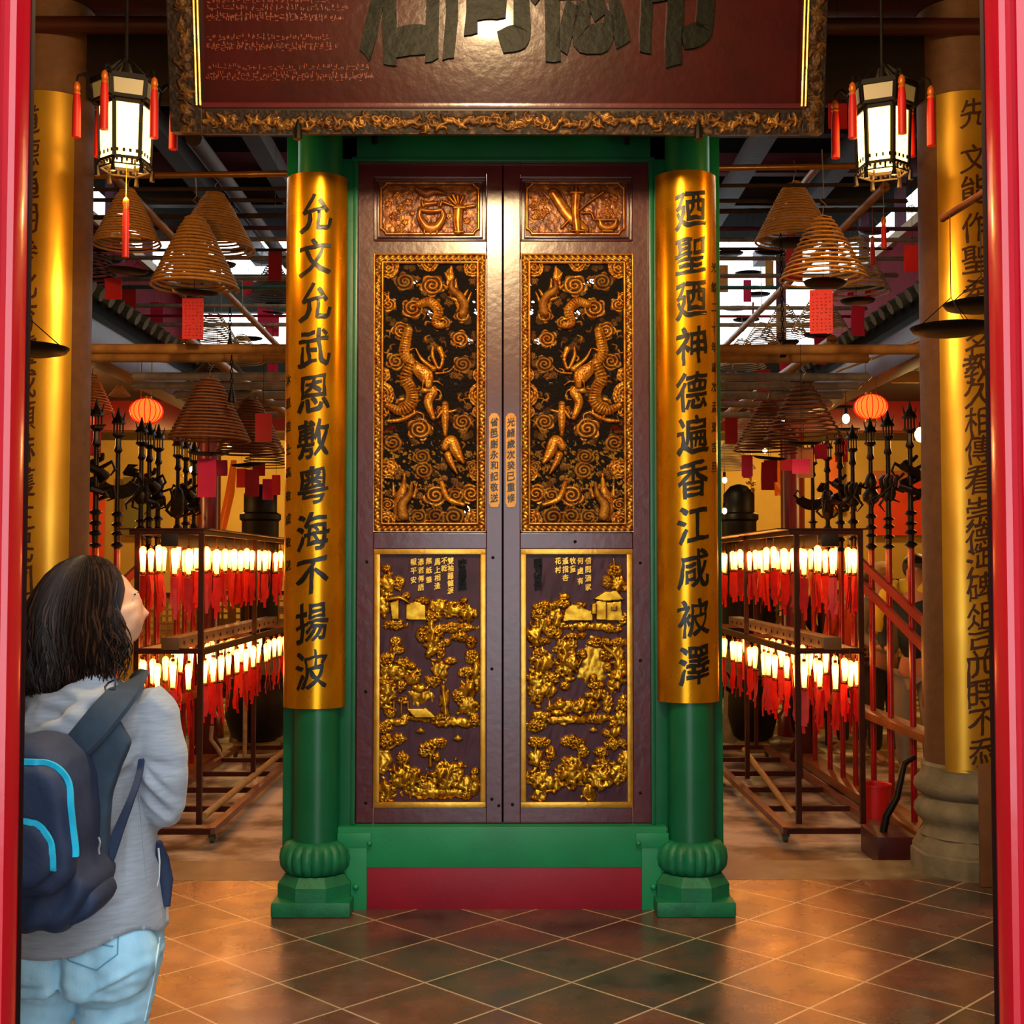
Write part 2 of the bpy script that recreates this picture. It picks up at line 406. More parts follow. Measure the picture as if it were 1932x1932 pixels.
struct('floor.001', MB().box(-7, 7, YE-.42, YE, -.1, .001), mat('grey granite kerb', '#8d8064', .45, 0, '#4f4434', 6, bump=.3, bscale=14, rvar=.1))
struct('floor.002', MB().box(-7, 7, YE, 17, -.2, -.1), mat('worn court paving', '#cfc2b0', .45, 0, '#4c3e32', 2.6, bump=.4, bscale=9, contrast=.1, rvar=.2))
# ---- front wall of the hall: the doorway the picture is taken through
fw = mat('cream plastered wall', '#b8ab94', .85)
struct('wall_front', MB().box(-7, 7, 1.95, 2.05, 2.72, 5.3), fw)
struct('wall_shade_left', MB().box(-2.3, -2.2, -1.5, 1.95, 0, 4.2), fw); struct('wall_shade_right', MB().box(2.2, 2.3, -1.5, 1.95, 0, 4.2), fw)  # unseen walls added to shade the reveals of the red posts
struct('wall_front_left', MB().box(-7, -1.02, 1.95, 2.05, 0, 2.72), fw)
struct('wall_front_right', MB().box(1.02, 7, 1.95, 2.05, 0, 2.72), fw)
# ================================================================ front hall roof and its timbers
struct('ceiling', MB().box(-7, 7, 2.0, 7.0, 5.2, 5.35), M['wood'])
struct('wall_left', MB().box(-6.2, -6, 2.0, 17, -.2, 5.3), M['yellowwall'])
struct('wall_right', MB().box(6, 6.2, 2.0, 17, -.2, 5.3), M['yellowwall'])
for i, (y, z0, z1, mm) in enumerate(((6.55, W(0, 185, 6.55).z, W(0, 60, 6.55).z, M['wood']), (6.7, W(0, 35, 6.7).z+.05, 5.2, M['darkred']))):
    struct('trim_%d' % (i+1), MB().box(-6, 6, y, y+.12, z0, z1, .01), mm)
zb = W(0, 47, 6.4).z
struct('trim_3', MB().tube([(-6, 6.4, zb), (6, 6.4, zb)], .045, 16), mat('copper brown lacquer', '#3e1a0e', .3))
for i, x in enumerate((-1.52, 1.52)):
    struct('beam.%03d' % i, MB().box(x-.09, x+.09, 2.2, 6.5, 4.55, 4.85, .01), M['darkred'])
# ---- side stone columns with carved bases
def stone_column(x, Y, side):
    t = thing('stone_column', (x, Y, 0), 'brown round stone column on a grey ringed stone base at the %s side of the screen' % side, 'column')
    r = .22
    MB().lathe([(r, .55), (r, 4.6)], (x, Y, 0), 40).build('shaft', M['colbrown'], t)
    pr = [(q_*.77, z_) for q_, z_ in ((.3, .57), (.315, .555), (.31, .53), (.325, .5), (.36, .47), (.365, .44), (.34, .41), (.3, .39), (.33, .37), (.36, .34), (.365, .31), (.345, .28), (.31, .255), (.305, .22), (.33, .19))]
    MB().lathe(pr[::-1], (x, Y, 0), 40).build('ringed_base', M['stone'], t)
    oc = lambda z, q: [Vector((x+q*math.cos(R(22.5+45*k)), Y+q*math.sin(R(22.5+45*k)), z)) for k in range(8)]
    MB().loft([oc(.11, .29), oc(.13, .29), oc(.2, .25)]).loft([oc(0, .3), oc(.1, .3), oc(.11, .29)]).build('octagonal_plinth', M['stone'], t)
    return t
XC = 2.455; YCOL = 6.62
stone_column(-XC, YCOL, 'left'); stone_column(XC, YCOL, 'right')
# ================================================================ court superstructure
ZE = 3.44
for s, nm in ((-1, 'left'), (1, 'right')):
    a = s
    # eaves lining and ceiling of the side aisle
    struct('ceiling.%03d' % (2+s), MB().box(min(s*2.95, s*6), max(s*2.95, s*6), 7.0, YC+2.2, 3.28, 3.33), M['wood'])
    struct('beam.%03d' % (4+s), MB().box(min(s*2.82, s*3.0), max(s*2.82, s*3.0), 7.0, YC, 3.05, 3.3, .01), M['darkred'])
    # tiled lean-to roof: a sloped slab with round tile ends
    mb = MB(); y = 7.05
    while y < YC:
        mb.tube([(s*2.7, y, ZE-.02), (s*3.6, y, ZE+.42)], .05, 8); y += .2
    rf = tag(mb.build('roof_tiles', M['rooftile']), None, None, None, 'structure')
    mb = MB(); mb.add([(s*2.78, 7, ZE-.12), (s*3.7, 7, ZE+.33), (s*3.7, YC, ZE+.33), (s*2.78, YC, ZE-.12), (s*2.78, 7, ZE-.02), (s*3.7, 7, ZE+.43), (s*3.7, YC, ZE+.43), (s*2.78, YC, ZE-.02)],
                      [(0,1,2,3), (4,5,6,7), (0,1,5,4), (1,2,6,5), (2,3,7,6), (3,0,4,7)])
    struct('roof.%03d' % (2+s), mb, mat('dark tile bed', '#0e1211', .85, spec=.1))
    # red boarded wall above the tiles, with the open clerestory over it
    struct('wall_clerestory_%s' % nm, MB().box(min(s*3.4, s*3.5), max(s*3.4, s*3.5), 7.0, YC+.4, 3.7, 4.42), mat('red painted boards', '#8c1028', .85, 0, '#6a0c1e', 8, spec=.1))
    struct('trim_%d' % (8+s), MB().box(min(s*3.36, s*3.52), max(s*3.36, s*3.52), 7, YC+.4, 4.42, 4.5), mat('cream rail', '#c9b58a', .5))
    for k in range(6):
        y = 7.4+k*1.1; struct('post_%s_%d' % (nm, k), MB().box(s*3.44-.04, s*3.44+.04, y-.04, y+.04, 4.5, 5.1), M['purple'])
# raised roof over the court
struct('ceiling.010', MB().box(-3.8, 3.8, 7.0, YC+.6, 5.1, 5.2), M['slate'])
for k in range(5):
    y = 7.5+k*.95
    struct('beam.%03d' % (10+k), MB().box(-3.5, 3.5, y, y+.1, 4.93, 5.1), (M['purple'], M['wood'], M['darkpole'])[k % 3])
for k, x in enumerate((-2.6, -1.9, 1.95, 2.7)):
    struct('beam.%03d' % (20+k), MB().box(x-.07, x+.07, 7, YC+.5, 4.8, 4.95), M['wood'])
# end gable of the court
zt = ZE+.55
struct('wall_gable', MB().box(-3.5, -1.6, YC+.4, YC+.5, zt+.3, zt+.7).box(-3.5, 3.5, YC+.4, YC+.5, 3.35, zt-.2), mat('grey green boards', '#4a5450', .6, 0, '#333a38', 3))
for k, (x, w) in enumerate(((-3.3, .16), (-2.2, .1), (-1.7, .2), (2.9, .1))):
    struct('post_gable_%d' % k, MB().box(x-w/2, x+w/2, YC+.36, YC+.4, zt-.05, 5.1), M['purple'])
# back hall
struct('ceiling.011', MB().box(-6, 6, YC, 17, 3.3, 3.4), M['wood'])
struct('trim_20', MB().box(-6, 6, YC-.1, YC+.1, 2.98, 3.34, .01), mat('red lacquer beam', '#7c1418', .35))
struct('wall_back', MB().box(-6.2, 6.2, 16.6, 16.8, -.2, 3.5), M['yellowwall'])
for k, x in enumerate((W(394, 900, YC).x, W(1495, 900, YC).x)):
    struct('column.%03d' % k, MB().lathe([(.17, -.1), (.17, .1), (.12, .16), (.12, 3.0)], (x, YC, 0), 24), mat('red lacquer pillar', '#6c1015', .3))
# ================================================================ the free-standing screen door
YP = G(950, 1716).y            # front face of the plinth
YD = YP+.07                    # face of the door leaves
YQ = G(585, 1733).y            # front of the pedestals' square plinths
def rbox(mb, x0, y0, x1, y1, Yf, Yb, bev=.004, at=None):
    a, b, c, d = rect(x0, y0, x1, y1, at or Yf); return mb.box(a, b, Yf, Yb, c, d, bev)
sc = thing('screen_door', (W(950, 1700, YD).x, YD, 0), 'tall maroon double-leaf screen door with gilded carvings in a green frame', 'door screen')
f = MB()
rbox(f, 637, 1560, 1258, 1637, YP, YP+.22); f.build('sill', M['greensill'], sc)
f = MB(); rbox(f, 690, 1636, 1211, 1718, YP+.004, YP+.2); f.build('plinth_board', M['redplinth'], sc)
for a, b, c in ((636, 692, 700), (1211, 1262, 1200)):
    f = MB(); rbox(f, a, 1572, b, 1724, YP-.008, YP+.24); rbox(f, min(a, c), 1572, max(b, c), 1600, YP-.012, YP+.05)
    p = W(c-(2 if c == 700 else -4), 1590, YP); f.ball((p.x, p.y-.015, p.z), .013, 10, 6)
    p = W(672 if c == 700 else 1232, 1672, YP); f.ball((p.x, p.y-.015, p.z), .015, 10, 6)
    f.build('foot_block', M['greensill'], sc)
for a, b, c in ((633, 672, 0), (1228, 1266, 1)):
    f = MB(); rbox(f, a, 258, b, 1562, YD-.02, YD+.12); f.build('jamb', M['green'], sc)
    f = MB(); rbox(f, 664 if c == 0 else 1227, 300, 672 if c == 0 else 1235, 1556, YD-.035, YD); f.build('jamb_bead', M['green'], sc)
f = MB(); rbox(f, 562, 240, 1331, 302, YD-.02, YD+.12); rbox(f, 664, 296, 1235, 304, YD-.035, YD); f.build('header', M['green'], sc)
f = MB(); rbox(f, 562, 250, 640, 420, YD+.0, YD+.1); rbox(f, 1262, 250, 1331, 420, YD+.0, YD+.1); f.build('corner_board', M['green'], sc)
for x in (708, 1182):
    f = MB(); p = W(x, 266, YD-.02); f.tube([(p.x, p.y-.02, p.z+.03), (p.x, p.y-.02, p.z-.02)], .014, 10); f.build('hanging_peg', M['iron'], sc)

# ---- carvings -----------------------------------------------------------------
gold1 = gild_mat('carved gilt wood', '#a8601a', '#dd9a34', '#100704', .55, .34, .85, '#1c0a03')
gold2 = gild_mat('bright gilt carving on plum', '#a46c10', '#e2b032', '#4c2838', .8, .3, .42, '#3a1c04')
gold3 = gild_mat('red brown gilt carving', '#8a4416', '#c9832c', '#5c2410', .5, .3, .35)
def mid_panel(mir):
    """dragons among clouds, pierced; laid out on the left leaf and mirrored for the right one"""
    x0, y0, x1, y1 = 706, 481, 917, 1004
    r = Relief(x0, y0, x1, y1, 1.2); X, Y = r.X, r.Y
    k = .2898                                    # photo crop scale: 1035 px for 300
    P = lambda a, b: (660+a*k, 460+b*k)
    bg = vnoise(X, Y, 5, 1)*.55+vnoise(X, Y, 2.4, 2)*.45
    r.h = .4+1.6*np.clip(1-cells(X, Y, 6.5)*1.3, 0, 1)
    # clouds
    cl = [(355, 250, 62, .45), (535, 275, 72, .9), (410, 425, 68, .9), (335, 570, 60, .9), (300, 770, 62, .8), (730, 470, 48, .8), (715, 625, 58, .9), (610, 520, 45, .7), (735, 790, 58, .55), (455, 1210, 74, .9),
          (735, 1165, 60, .7), (360, 1080, 75, 1.), (280, 1300, 60, .6), (480, 1480, 60, .6), (560, 1640, 75, .95), (690, 1640, 55, .6), (470, 1390, 55, .5), (800, 1450, 40, .6), (260, 1460, 60, 1.), (790, 1630, 65, 1.),
          (350, 1760, 48, .5), (450, 1780, 55, .5), (560, 1775, 62, .45), (680, 1780, 70, .5), (250, 400, 50, 1.), (250, 1700, 45, .9), (600, 1100, 40, .7), (650, 1320, 50, .7)]
    for i, (a, b, q, g) in enumerate(cl): c = P(a, b); r.swirl(c[0], c[1], q*k*1.08, 5.5, q*k/2.3, g, 1 if i % 2 else -1)
    q_ = random.Random(8)
    for i in range(130):
        cx, cy = q_.uniform(x0+18, x1-18), q_.uniform(y0+18, y1-18); r.swirl(cx, cy, q_.uniform(5, 9), 3.2, None, q_.uniform(.1, .5), q_.choice((-1, 1)))
    for i in range(60):
        cx, cy = q_.uniform(x0+18, x1-18), q_.uniform(y0+18, y1-18); a = q_.uniform(0, 6.3); r.stroke([(cx, cy), (cx+6*math.cos(a), cy+6*math.sin(a)), (cx+12*math.cos(a+.8), cy+12*math.sin(a+.8))], [2.4, 2, .8], 3, .8, 0, q_.uniform(.2, .7))
    # upper dragon
    S = lambda pts, rr, h=7, base=1.5, ridge=0., g=1.: r.stroke([P(*p) for p in pts], [q*k for q in rr] if isinstance(rr, (list, tuple)) else rr*k, h, base, ridge, g)
    S([(450, 400), (520, 385), (575, 440), (560, 520), (600, 540)], [26, 34, 34, 30, 24], 7, 1.5, .12)
    S([(380, 570), (365, 640), (355, 720), (400, 780)], [30, 36, 38, 34], 7, 1.5, .12)
    S([(400, 790), (365, 880), (400, 960), (400, 1040), (330, 1090), (250, 1060)], [34, 42, 40, 44, 34, 22], 8, 1.5, .15)
    S([(440, 820), (490, 860), (515, 930)], [42, 52, 26], 9, 2)                         # head
    S([(430, 690), (470, 760), (545, 820)], [5, 12, 20], 6, 2)
    S([(540, 680), (540, 740), (580, 820), (605, 760), (585, 690)], [7, 12, 10, 12, 20], 5, 2)
    S([(480, 960), (540, 960), (510, 1040), (545, 1140)], [20, 34, 30, 16], 6, 1)
    for a, b in ((480, 905), (505, 905), (530, 900)): S([(a, b), (a-6, b+40)], [9, 3], 9, 3)
    for a, b in ((575, 440), (585, 500), (345, 640), (385, 700), (350, 880), (420, 960), (420, 1040), (330, 1110)):      # fins along the back
        for q in (-1, 1): S([(a, b), (a+q*38, b-16)], [12, 2], 4, 1)
    for pts in ([(515, 930), (560, 900), (610, 930)], [(520, 950), (580, 960), (600, 1000)], [(470, 800), (420, 760), (400, 720)], [(560, 850), (640, 840), (680, 800)], [(430, 1100), (480, 1120), (470, 1180)], [(250, 1060), (230, 1010), (260, 980)]): S(pts, [8, 6, 2], 4, 1.5)
    # flaming tail top right
    S([(660, 150), (655, 210), (665, 290), (720, 370), (740, 440), (740, 480)], [6, 24, 34, 40, 38, 20], 4, 1)
    S([(665, 250), (665, 300), (715, 345), (745, 400), (735, 460)], [8, 20, 26, 28, 26], 8, 2, 0, .55)
    for a, b, c_, d in ((640, 230, 618, 190), (690, 300, 690, 230), (765, 380, 790, 320), (630, 290, 608, 270), (745, 340, 770, 300), (690, 370, 640, 350)): S([(a, b), (c_, d)], [14, 3], 4, 1)
    # lower beast
    S([(620, 1330), (660, 1290), (700, 1370), (740, 1430)], [24, 40, 34, 10], 8, 2)
    S([(640, 1380), (665, 1440), (700, 1500)], [26, 20, 6], 8, 2)
    S([(360, 1500), (350, 1600), (330, 1680), (330, 1770)], [4, 26, 44, 42], 4, 1)
    S([(405, 1560), (390, 1640), (345, 1700), (350, 1770)], [8, 20, 30, 34], 8, 2, 0, .6)
    S([(290, 1640), (285, 1560)], [16, 3], 4, 1); S([(420, 1650), (440, 1560)], [14, 3], 4, 1)
    S([(600, 1560), (640, 1660), (740, 1700)], [16, 20, 14], 6, 1)
    S([(250, 1160), (340, 1150), (440, 1100)], [10, 16, 10], 5, 1)
    # rider figures
    S([(622, 1070), (622, 1140), (622, 1250)], [24, 26, 12], 7, 2); c = P(622, 1050); r.lump(c[0], c[1], 6.5, 6.5, 9, 's', g=.9, rough=0)
    S([(600, 1100), (570, 1140)], [12, 8], 6, 1); S([(650, 1100), (690, 1090)], [12, 8], 6, 1)
    sc_ = np.clip(1-cells(X, Y*1.0, 3.2, 9)*1.5, 0, 1); r.h = r.h+np.where(r.h > 3.5, .9*sc_, 0)+np.where((r.h > 1.2) & (r.h <= 3.5), .8*(vnoise(X, Y, 2.2, 8)-.5), 0)
    # gilt frame with moulded inner line and lobed corners
    d_in = np.minimum.reduce([X-x0, x1-X, (Y-y0), (y1-Y)])
    lob = np.full(X.shape, -9.)
    for a, b, q in ((250, 160, 70), (800, 160, 60), (520, 130, 55), (215, 360, 45), (215, 860, 50), (850, 860, 48), (200, 990, 90), (860, 990, 85), (215, 1100, 42), (840, 1100, 42), (240, 1470, 60), (820, 1500, 45), (240, 1800, 60), (820, 1800, 70), (520, 1860, 60)):
        cx, cyy = P(a, b); lob = np.maximum(lob, q*k-np.hypot(X-cx, Y-cyy)+2.2*(vnoise(X, Y, 4, 3)-.5))
    fr = (d_in < 18) | (lob > 0)
    hf = 5.+.9*np.sin(X*.55+2*np.sin(Y*.22))*np.sin(Y*.5)+np.where(d_in < 18, 0, 1.*np.cos(lob*1.1))
    r.put(np.where(fr, np.where(d_in > 18, np.minimum(hf, 6.5), hf), 0), fr, 1.)
    bead = (np.abs(d_in-16) < 1.6); r.put(np.where(bead, 8.2, 0), bead, 1.)
    outer = d_in < 2.2; r.put(np.where(outer, 7.5, 0), outer, 1.)
    hole = (r.h < 1.6) & (bg > (.66 if mir else .7)) & ((Y > 780) | (vnoise(X, Y, 30, 6) > .72))
    if mir: r.h = r.h[:, ::-1]; r.g = r.g[:, ::-1]; hole = hole[:, ::-1]; sh = 983-706; r.X = r.X+sh; r.b = (x0+sh, y0, x1+sh-2, y1)
    return r, hole
def low_panel(mir):
    x0, y0, x1, y1 = (716, 1046, 907, 1512) if not mir else (993, 1046, 1183, 1512)
    r = Relief(x0, y0, x1, y1, 1.2); X, Y = r.X, r.Y; k = .2796
    r.h = .15+.9*vnoise(X, Y, 26, 4)*vnoise(X+Y*.2, Y*.3, 7, 2)
    ox = 660 if not mir else 940
    P = lambda a, b: (ox+a*k, 1020+b*k)
    def rock(a, b, rx, ry, h=6, rough=.45): c = P(a, b); r.lump(c[0], c[1], rx*k, ry*k, h, 'rock', rough=rough)
    def leaf(a, b, q, ry=None, h=6.5, sz=4.): c = P(a, b); r.lump(c[0], c[1], q*k, (ry or q*.75)*k, h, 'leaf', sz, rough=.25)
    S = lambda pts, rr, h=4, base=1., g=1.: r.stroke([P(*p) for p in pts], [q*k for q in rr] if isinstance(rr, (list, tuple)) else rr*k, h, base, 0, g)
    if not mir:
        for q in ((245, 300, 55, 90), (225, 430, 60, 90), (590, 455, 75, 55), (690, 470, 80, 60), (800, 500, 60, 55), (555, 680, 55, 130, 8), (300, 880, 90, 60), (250, 1010, 60, 130), (420, 930, 60, 60), (470, 1000, 60, 30), (610, 880, 55, 80),
                  (640, 1080, 30, 100), (800, 1010, 60, 70, 8), (800, 1120, 80, 60), (850, 900, 40, 120), (720, 1230, 150, 35), (500, 1200, 190, 28, 5), (320, 1225, 80, 30), (230, 1480, 55, 110), (370, 1610, 100, 95, 8), (650, 1590, 120, 110, 8),
                  (780, 1640, 90, 60), (250, 1690, 60, 70), (520, 1660, 70, 55), (840, 1640, 45, 80), (600, 1700, 240, 38, 5)): rock(*q)
        for q in ((330, 290, 38, 48), (245, 190, 36, 30), (485, 410, 55, 32), (380, 375, 30, 28), (300, 570, 85, 35), (560, 510, 60, 45), (700, 590, 150, 35), (310, 695, 38, 48), (320, 740, 60, 30), (480, 640, 35, 60), (655, 685, 30, 26), (680, 815, 42, 26),
                  (740, 650, 60, 35), (820, 690, 40, 40), (825, 780, 50, 55), (790, 890, 60, 40), (250, 810, 50, 60), (360, 830, 50, 40), (415, 845, 30, 30), (560, 950, 60, 40), (610, 740, 40, 70), (250, 960, 60, 50), (740, 1050, 50, 45), (350, 980, 35, 45),
                  (360, 1080, 35, 30), (640, 1190, 50, 25), (840, 1210, 40, 50), (240, 1260, 50, 45), (330, 1340, 50, 40), (250, 1360, 50, 60), (360, 1475, 50, 50), (590, 1370, 75, 42), (515, 1410, 55, 52), (585, 1460, 30, 30), (770, 1400, 1, 1),
                  (845, 1560, 28, 30), (840, 1600, 32, 28), (700, 1540, 70, 35), (230, 1730, 30, 35), (430, 1560, 40, 35), (790, 1700, 50, 50), (500, 1620, 40, 40), (770, 405, 28, 24), (765, 470, 60, 40), (600, 620, 40, 50), (280, 1160, 40, 40)): leaf(*q)
        S([(545, 1520), (550, 1450), (585, 1390)], [14, 11, 6]); S([(550, 1450), (520, 1410)], [9, 5]); S([(370, 1540), (365, 1480)], [10, 6]); S([(250, 1380), (280, 1400), (340, 1350)], [8, 8, 5])
        S([(790, 960), (795, 890)], [8, 5]); S([(300, 770), (285, 820)], [8, 8]); S([(630, 990), (650, 1170)], [16, 22], 6); S([(430, 530), (430, 440)], [5, 5]); S([(785, 440), (770, 410)], [6, 5])
        r.poly([P(385, 1135), (P(520, 1132)), P(590, 1195), P(440, 1195)], 7)
        r.poly([P(380, 430), P(440, 410), P(510, 440), P(515, 540), P(380, 535)], 6); r.poly([P(270, 420), P(330, 400), P(330, 535), P(285, 535)], 6.5)
        S([(255, 400), (330, 385), (370, 400), (400, 420)], [10, 14, 12, 8], 6, 3)
        for a in (300, 350, 395): S([(a, 1090), (a, 1180)], [6, 5], 4, 2)
        for a, b in ((480, 1270), (730, 1320)):
            for q in range(-3, 4): S([(a, b), (a+q*10, b+34-abs(q)*4)], [9, 3], 4, 1)
        rock(470, 1050, 85, 60, 2.2)
    else:
        for q in ((300, 560, 80, 60), (245, 640, 55, 80, 8), (390, 530, 60, 70), (470, 820, 75, 135, 9), (440, 720, 60, 70), (290, 830, 80, 110), (250, 980, 60, 130), (330, 1000, 70, 60), (430, 1120, 90, 60, 8), (560, 1120, 110, 55, 8), (680, 1040, 80, 40, 7),
                  (730, 1110, 30, 70), (830, 1180, 50, 60), (280, 1190, 60, 40), (480, 1210, 180, 32), (680, 1200, 120, 30), (640, 580, 210, 28, 5), (820, 870, 55, 120, 8), (790, 950, 50, 70), (800, 770, 50, 60), (250, 1470, 50, 70), (270, 1610, 80, 75, 8),
                  (370, 1640, 90, 60), (500, 1570, 100, 110, 8), (690, 1590, 110, 90, 9), (800, 1570, 80, 70), (610, 1690, 50, 60), (280, 1710, 55, 55), (790, 1290, 40, 40), (850, 1500, 40, 90), (820, 290, 60, 60)): rock(*q)
        for q in ((790, 205, 55, 48), (735, 285, 38, 46), (440, 385, 35, 32), (430, 430, 70, 34), (310, 450, 80, 45), (270, 500, 50, 50), (545, 445, 50, 32), (490, 650, 48, 28), (565, 640, 30, 24), (690, 685, 95, 36), (810, 690, 60, 36), (735, 860, 34, 36),
                  (570, 770, 26, 34), (640, 940, 26, 34), (660, 980, 55, 28), (400, 640, 28, 34), (740, 1090, 40, 50), (840, 1100, 40, 60), (640, 1210, 55, 30), (780, 1240, 36, 34), (260, 1250, 70, 46), (270, 1360, 75, 42), (500, 1360, 85, 46), (350, 1440, 40, 50),
                  (570, 1420, 42, 44), (730, 1300, 38, 26), (770, 1370, 50, 46), (690, 1430, 56, 34), (830, 1370, 40, 30), (300, 1520, 50, 34), (480, 1500, 60, 44), (700, 1510, 60, 42), (250, 1590, 50, 44), (840, 1560, 34, 70), (360, 930, 60, 40), (450, 980, 40, 30),
                  (370, 610, 60, 46), (490, 700, 40, 44), (840, 530, 40, 46), (270, 770, 40, 40), (720, 780, 40, 40), (300, 680, 50, 26), (310, 1180, 50, 26), (780, 600, 70, 26)): leaf(*q)
        r.poly([P(660, 410), P(730, 395), P(730, 540), P(660, 535)], 6.5); r.poly([P(730, 420), P(830, 410), P(840, 540), P(730, 540)], 5.5); r.poly([P(628, 430), P(662, 420), P(662, 498), P(632, 498)], 7)
        r.poly([P(640, 395), P(720, 345), P(800, 340), P(850, 400), P(720, 410)], 8); r.poly([P(435, 545), P(450, 470), P(500, 430), P(640, 480), P(640, 540)], 5.5)
        r.poly([P(765, 445), P(800, 445), P(800, 475), P(765, 475)], 6.6, .4)
        S([(785, 190), (780, 120)], [8, 3]); S([(245, 1430), (260, 1370)], [12, 6]); S([(545, 1500), (540, 1420), (510, 1370)], [14, 10, 6]); S([(345, 1500), (350, 1440)], [7, 5]); S([(850, 1400), (790, 1350), (740, 1300)], [12, 10, 5]); S([(720, 1490), (700, 1430)], [8, 6])
        S([(535, 860), (570, 790)], [6, 4]); S([(720, 720), (790, 780), (810, 860)], [14, 16, 18], 5)
        for a, b in ((640, 1265),):
            for q in range(-3, 4): S([(a, b), (a+q*10, b+30-abs(q)*4)], [9, 3], 4, 1)
        rock(650, 830, 110, 170, 1.8, .3)
    return r
def top_panel(mir):
    x0, y0, x1, y1 = (716, 343, 906, 445) if not mir else (991, 343, 1180, 445)
    r = Relief(x0, y0, x1, y1, .9); X, Y = r.X, r.Y
    r.h = .3+.9*vnoise(X, Y, 6, 3)+.5*vnoise(X, Y, 2.5, 1); r.g = np.clip(vnoise(X, Y, 9, 2)*1.1, 0, 1)*.6
    def T(a, b): return ((300+a*.3416, b*.3416) if not mir else (940+a*.3416, b*.3416))
    S = lambda pts, rr, h=5, base=2., g=1.: r.stroke([T(*p) for p in pts], [q*.3416 for q in rr], h, base, 0, g)
    if not mir:
        S([(1445, 1160), (1440, 1200), (1470, 1250), (1505, 1262), (1540, 1250), (1570, 1200), (1562, 1160)], [8, 16, 24, 30, 24, 16, 8], 7, 3, .8)   # censer
        S([(1450, 1165), (1505, 1172), (1562, 1165)], [10, 14, 10], 8, 3, .9); S([(1460, 1140), (1452, 1110)], [8, 4], 7, 2); S([(1555, 1140), (1562, 1110)], [8, 4], 7, 2)
        for a in (1470, 1505, 1540): S([(a, 1255), (a-4, 1290)], [9, 5], 6, 2)
        S([(1420, 1045), (1470, 1070), (1520, 1060), (1580, 1075)], [8, 22, 16, 6], 6, 2, .3); S([(1470, 1130), (1530, 1125)], [12, 12], 6, 2)
        S([(1655, 1150), (1650, 1220), (1655, 1285)], [26, 26, 20], 8, 3); S([(1632, 1152), (1690, 1152)], [10, 10], 9, 3); S([(1635, 1285), (1680, 1285)], [8, 8], 8, 3)
        for a, b in ((1570, 1120), (1600, 1090), (1650, 1085), (1680, 1090), (1740, 1140), (1625, 1080)): S([(1655, 1150), (a, b)], [5, 9], 6, 2)
        for a, b, q in ((1320, 1080, 22), (1340, 1150, 26), (1300, 1200, 24), (1380, 1120, 20), (1330, 1270, 26), (1270, 1130, 18), (1600, 1195, 16), (1700, 1220, 18), (1400, 1180, 14), (1360, 1230, 16)): c = T(a, b); r.swirl(c[0], c[1], q*.3416, 5, None, .9)
    else:
        S([(305, 1070), (380, 1180), (470, 1270)], [26, 30, 28], 6, 2); S([(350, 1260), (420, 1190), (500, 1120), (580, 1065)], [6, 5, 5, 7], 6, 2)
        S([(430, 1080), (425, 1180), (435, 1270)], [26, 22, 26], 9, 3); S([(400, 1070), (465, 1070)], [10, 10], 10, 3); S([(430, 1060), (430, 1030)], [10, 4], 8, 3); S([(405, 1280), (470, 1280)], [8, 8], 9, 3)
        S([(460, 1180), (510, 1180), (530, 1215), (560, 1210)], [6, 6, 6, 4], 6, 2); S([(380, 1150), (350, 1170)], [8, 6], 6, 2)
        S([(560, 1225), (570, 1250), (605, 1262), (640, 1250), (650, 1225)], [8, 16, 20, 16, 8], 7, 3); S([(552, 1218), (655, 1218)], [8, 8], 8, 3); S([(575, 1280), (630, 1280)], [8, 8], 7, 3)
        for a, b, q in ((610, 1180, 26), (600, 1120, 24), (640, 1100, 20), (600, 1080, 16), (245, 1110, 28), (200, 1140, 26), (230, 1190, 30), (200, 1200, 16), (260, 1170, 20)): c = T(a, b); r.swirl(c[0], c[1], q*.3416, 5, None, .9)
    d = np.minimum.reduce([X-x0, x1-X, Y-y0, y1-Y]); dc = np.minimum.reduce([np.hypot(X-a, Y-b) for a in (x0, x1) for b in (y0, y1)])-13
    e = np.minimum(d-3, dc); on = np.abs(e) < 1.6; r.put(np.where(on, 5.5, 0), on, 1.)
    out = e < -1.6; r.h = np.where(out, .2, r.h); r.g = np.where(out, .12, r.g)
    return r
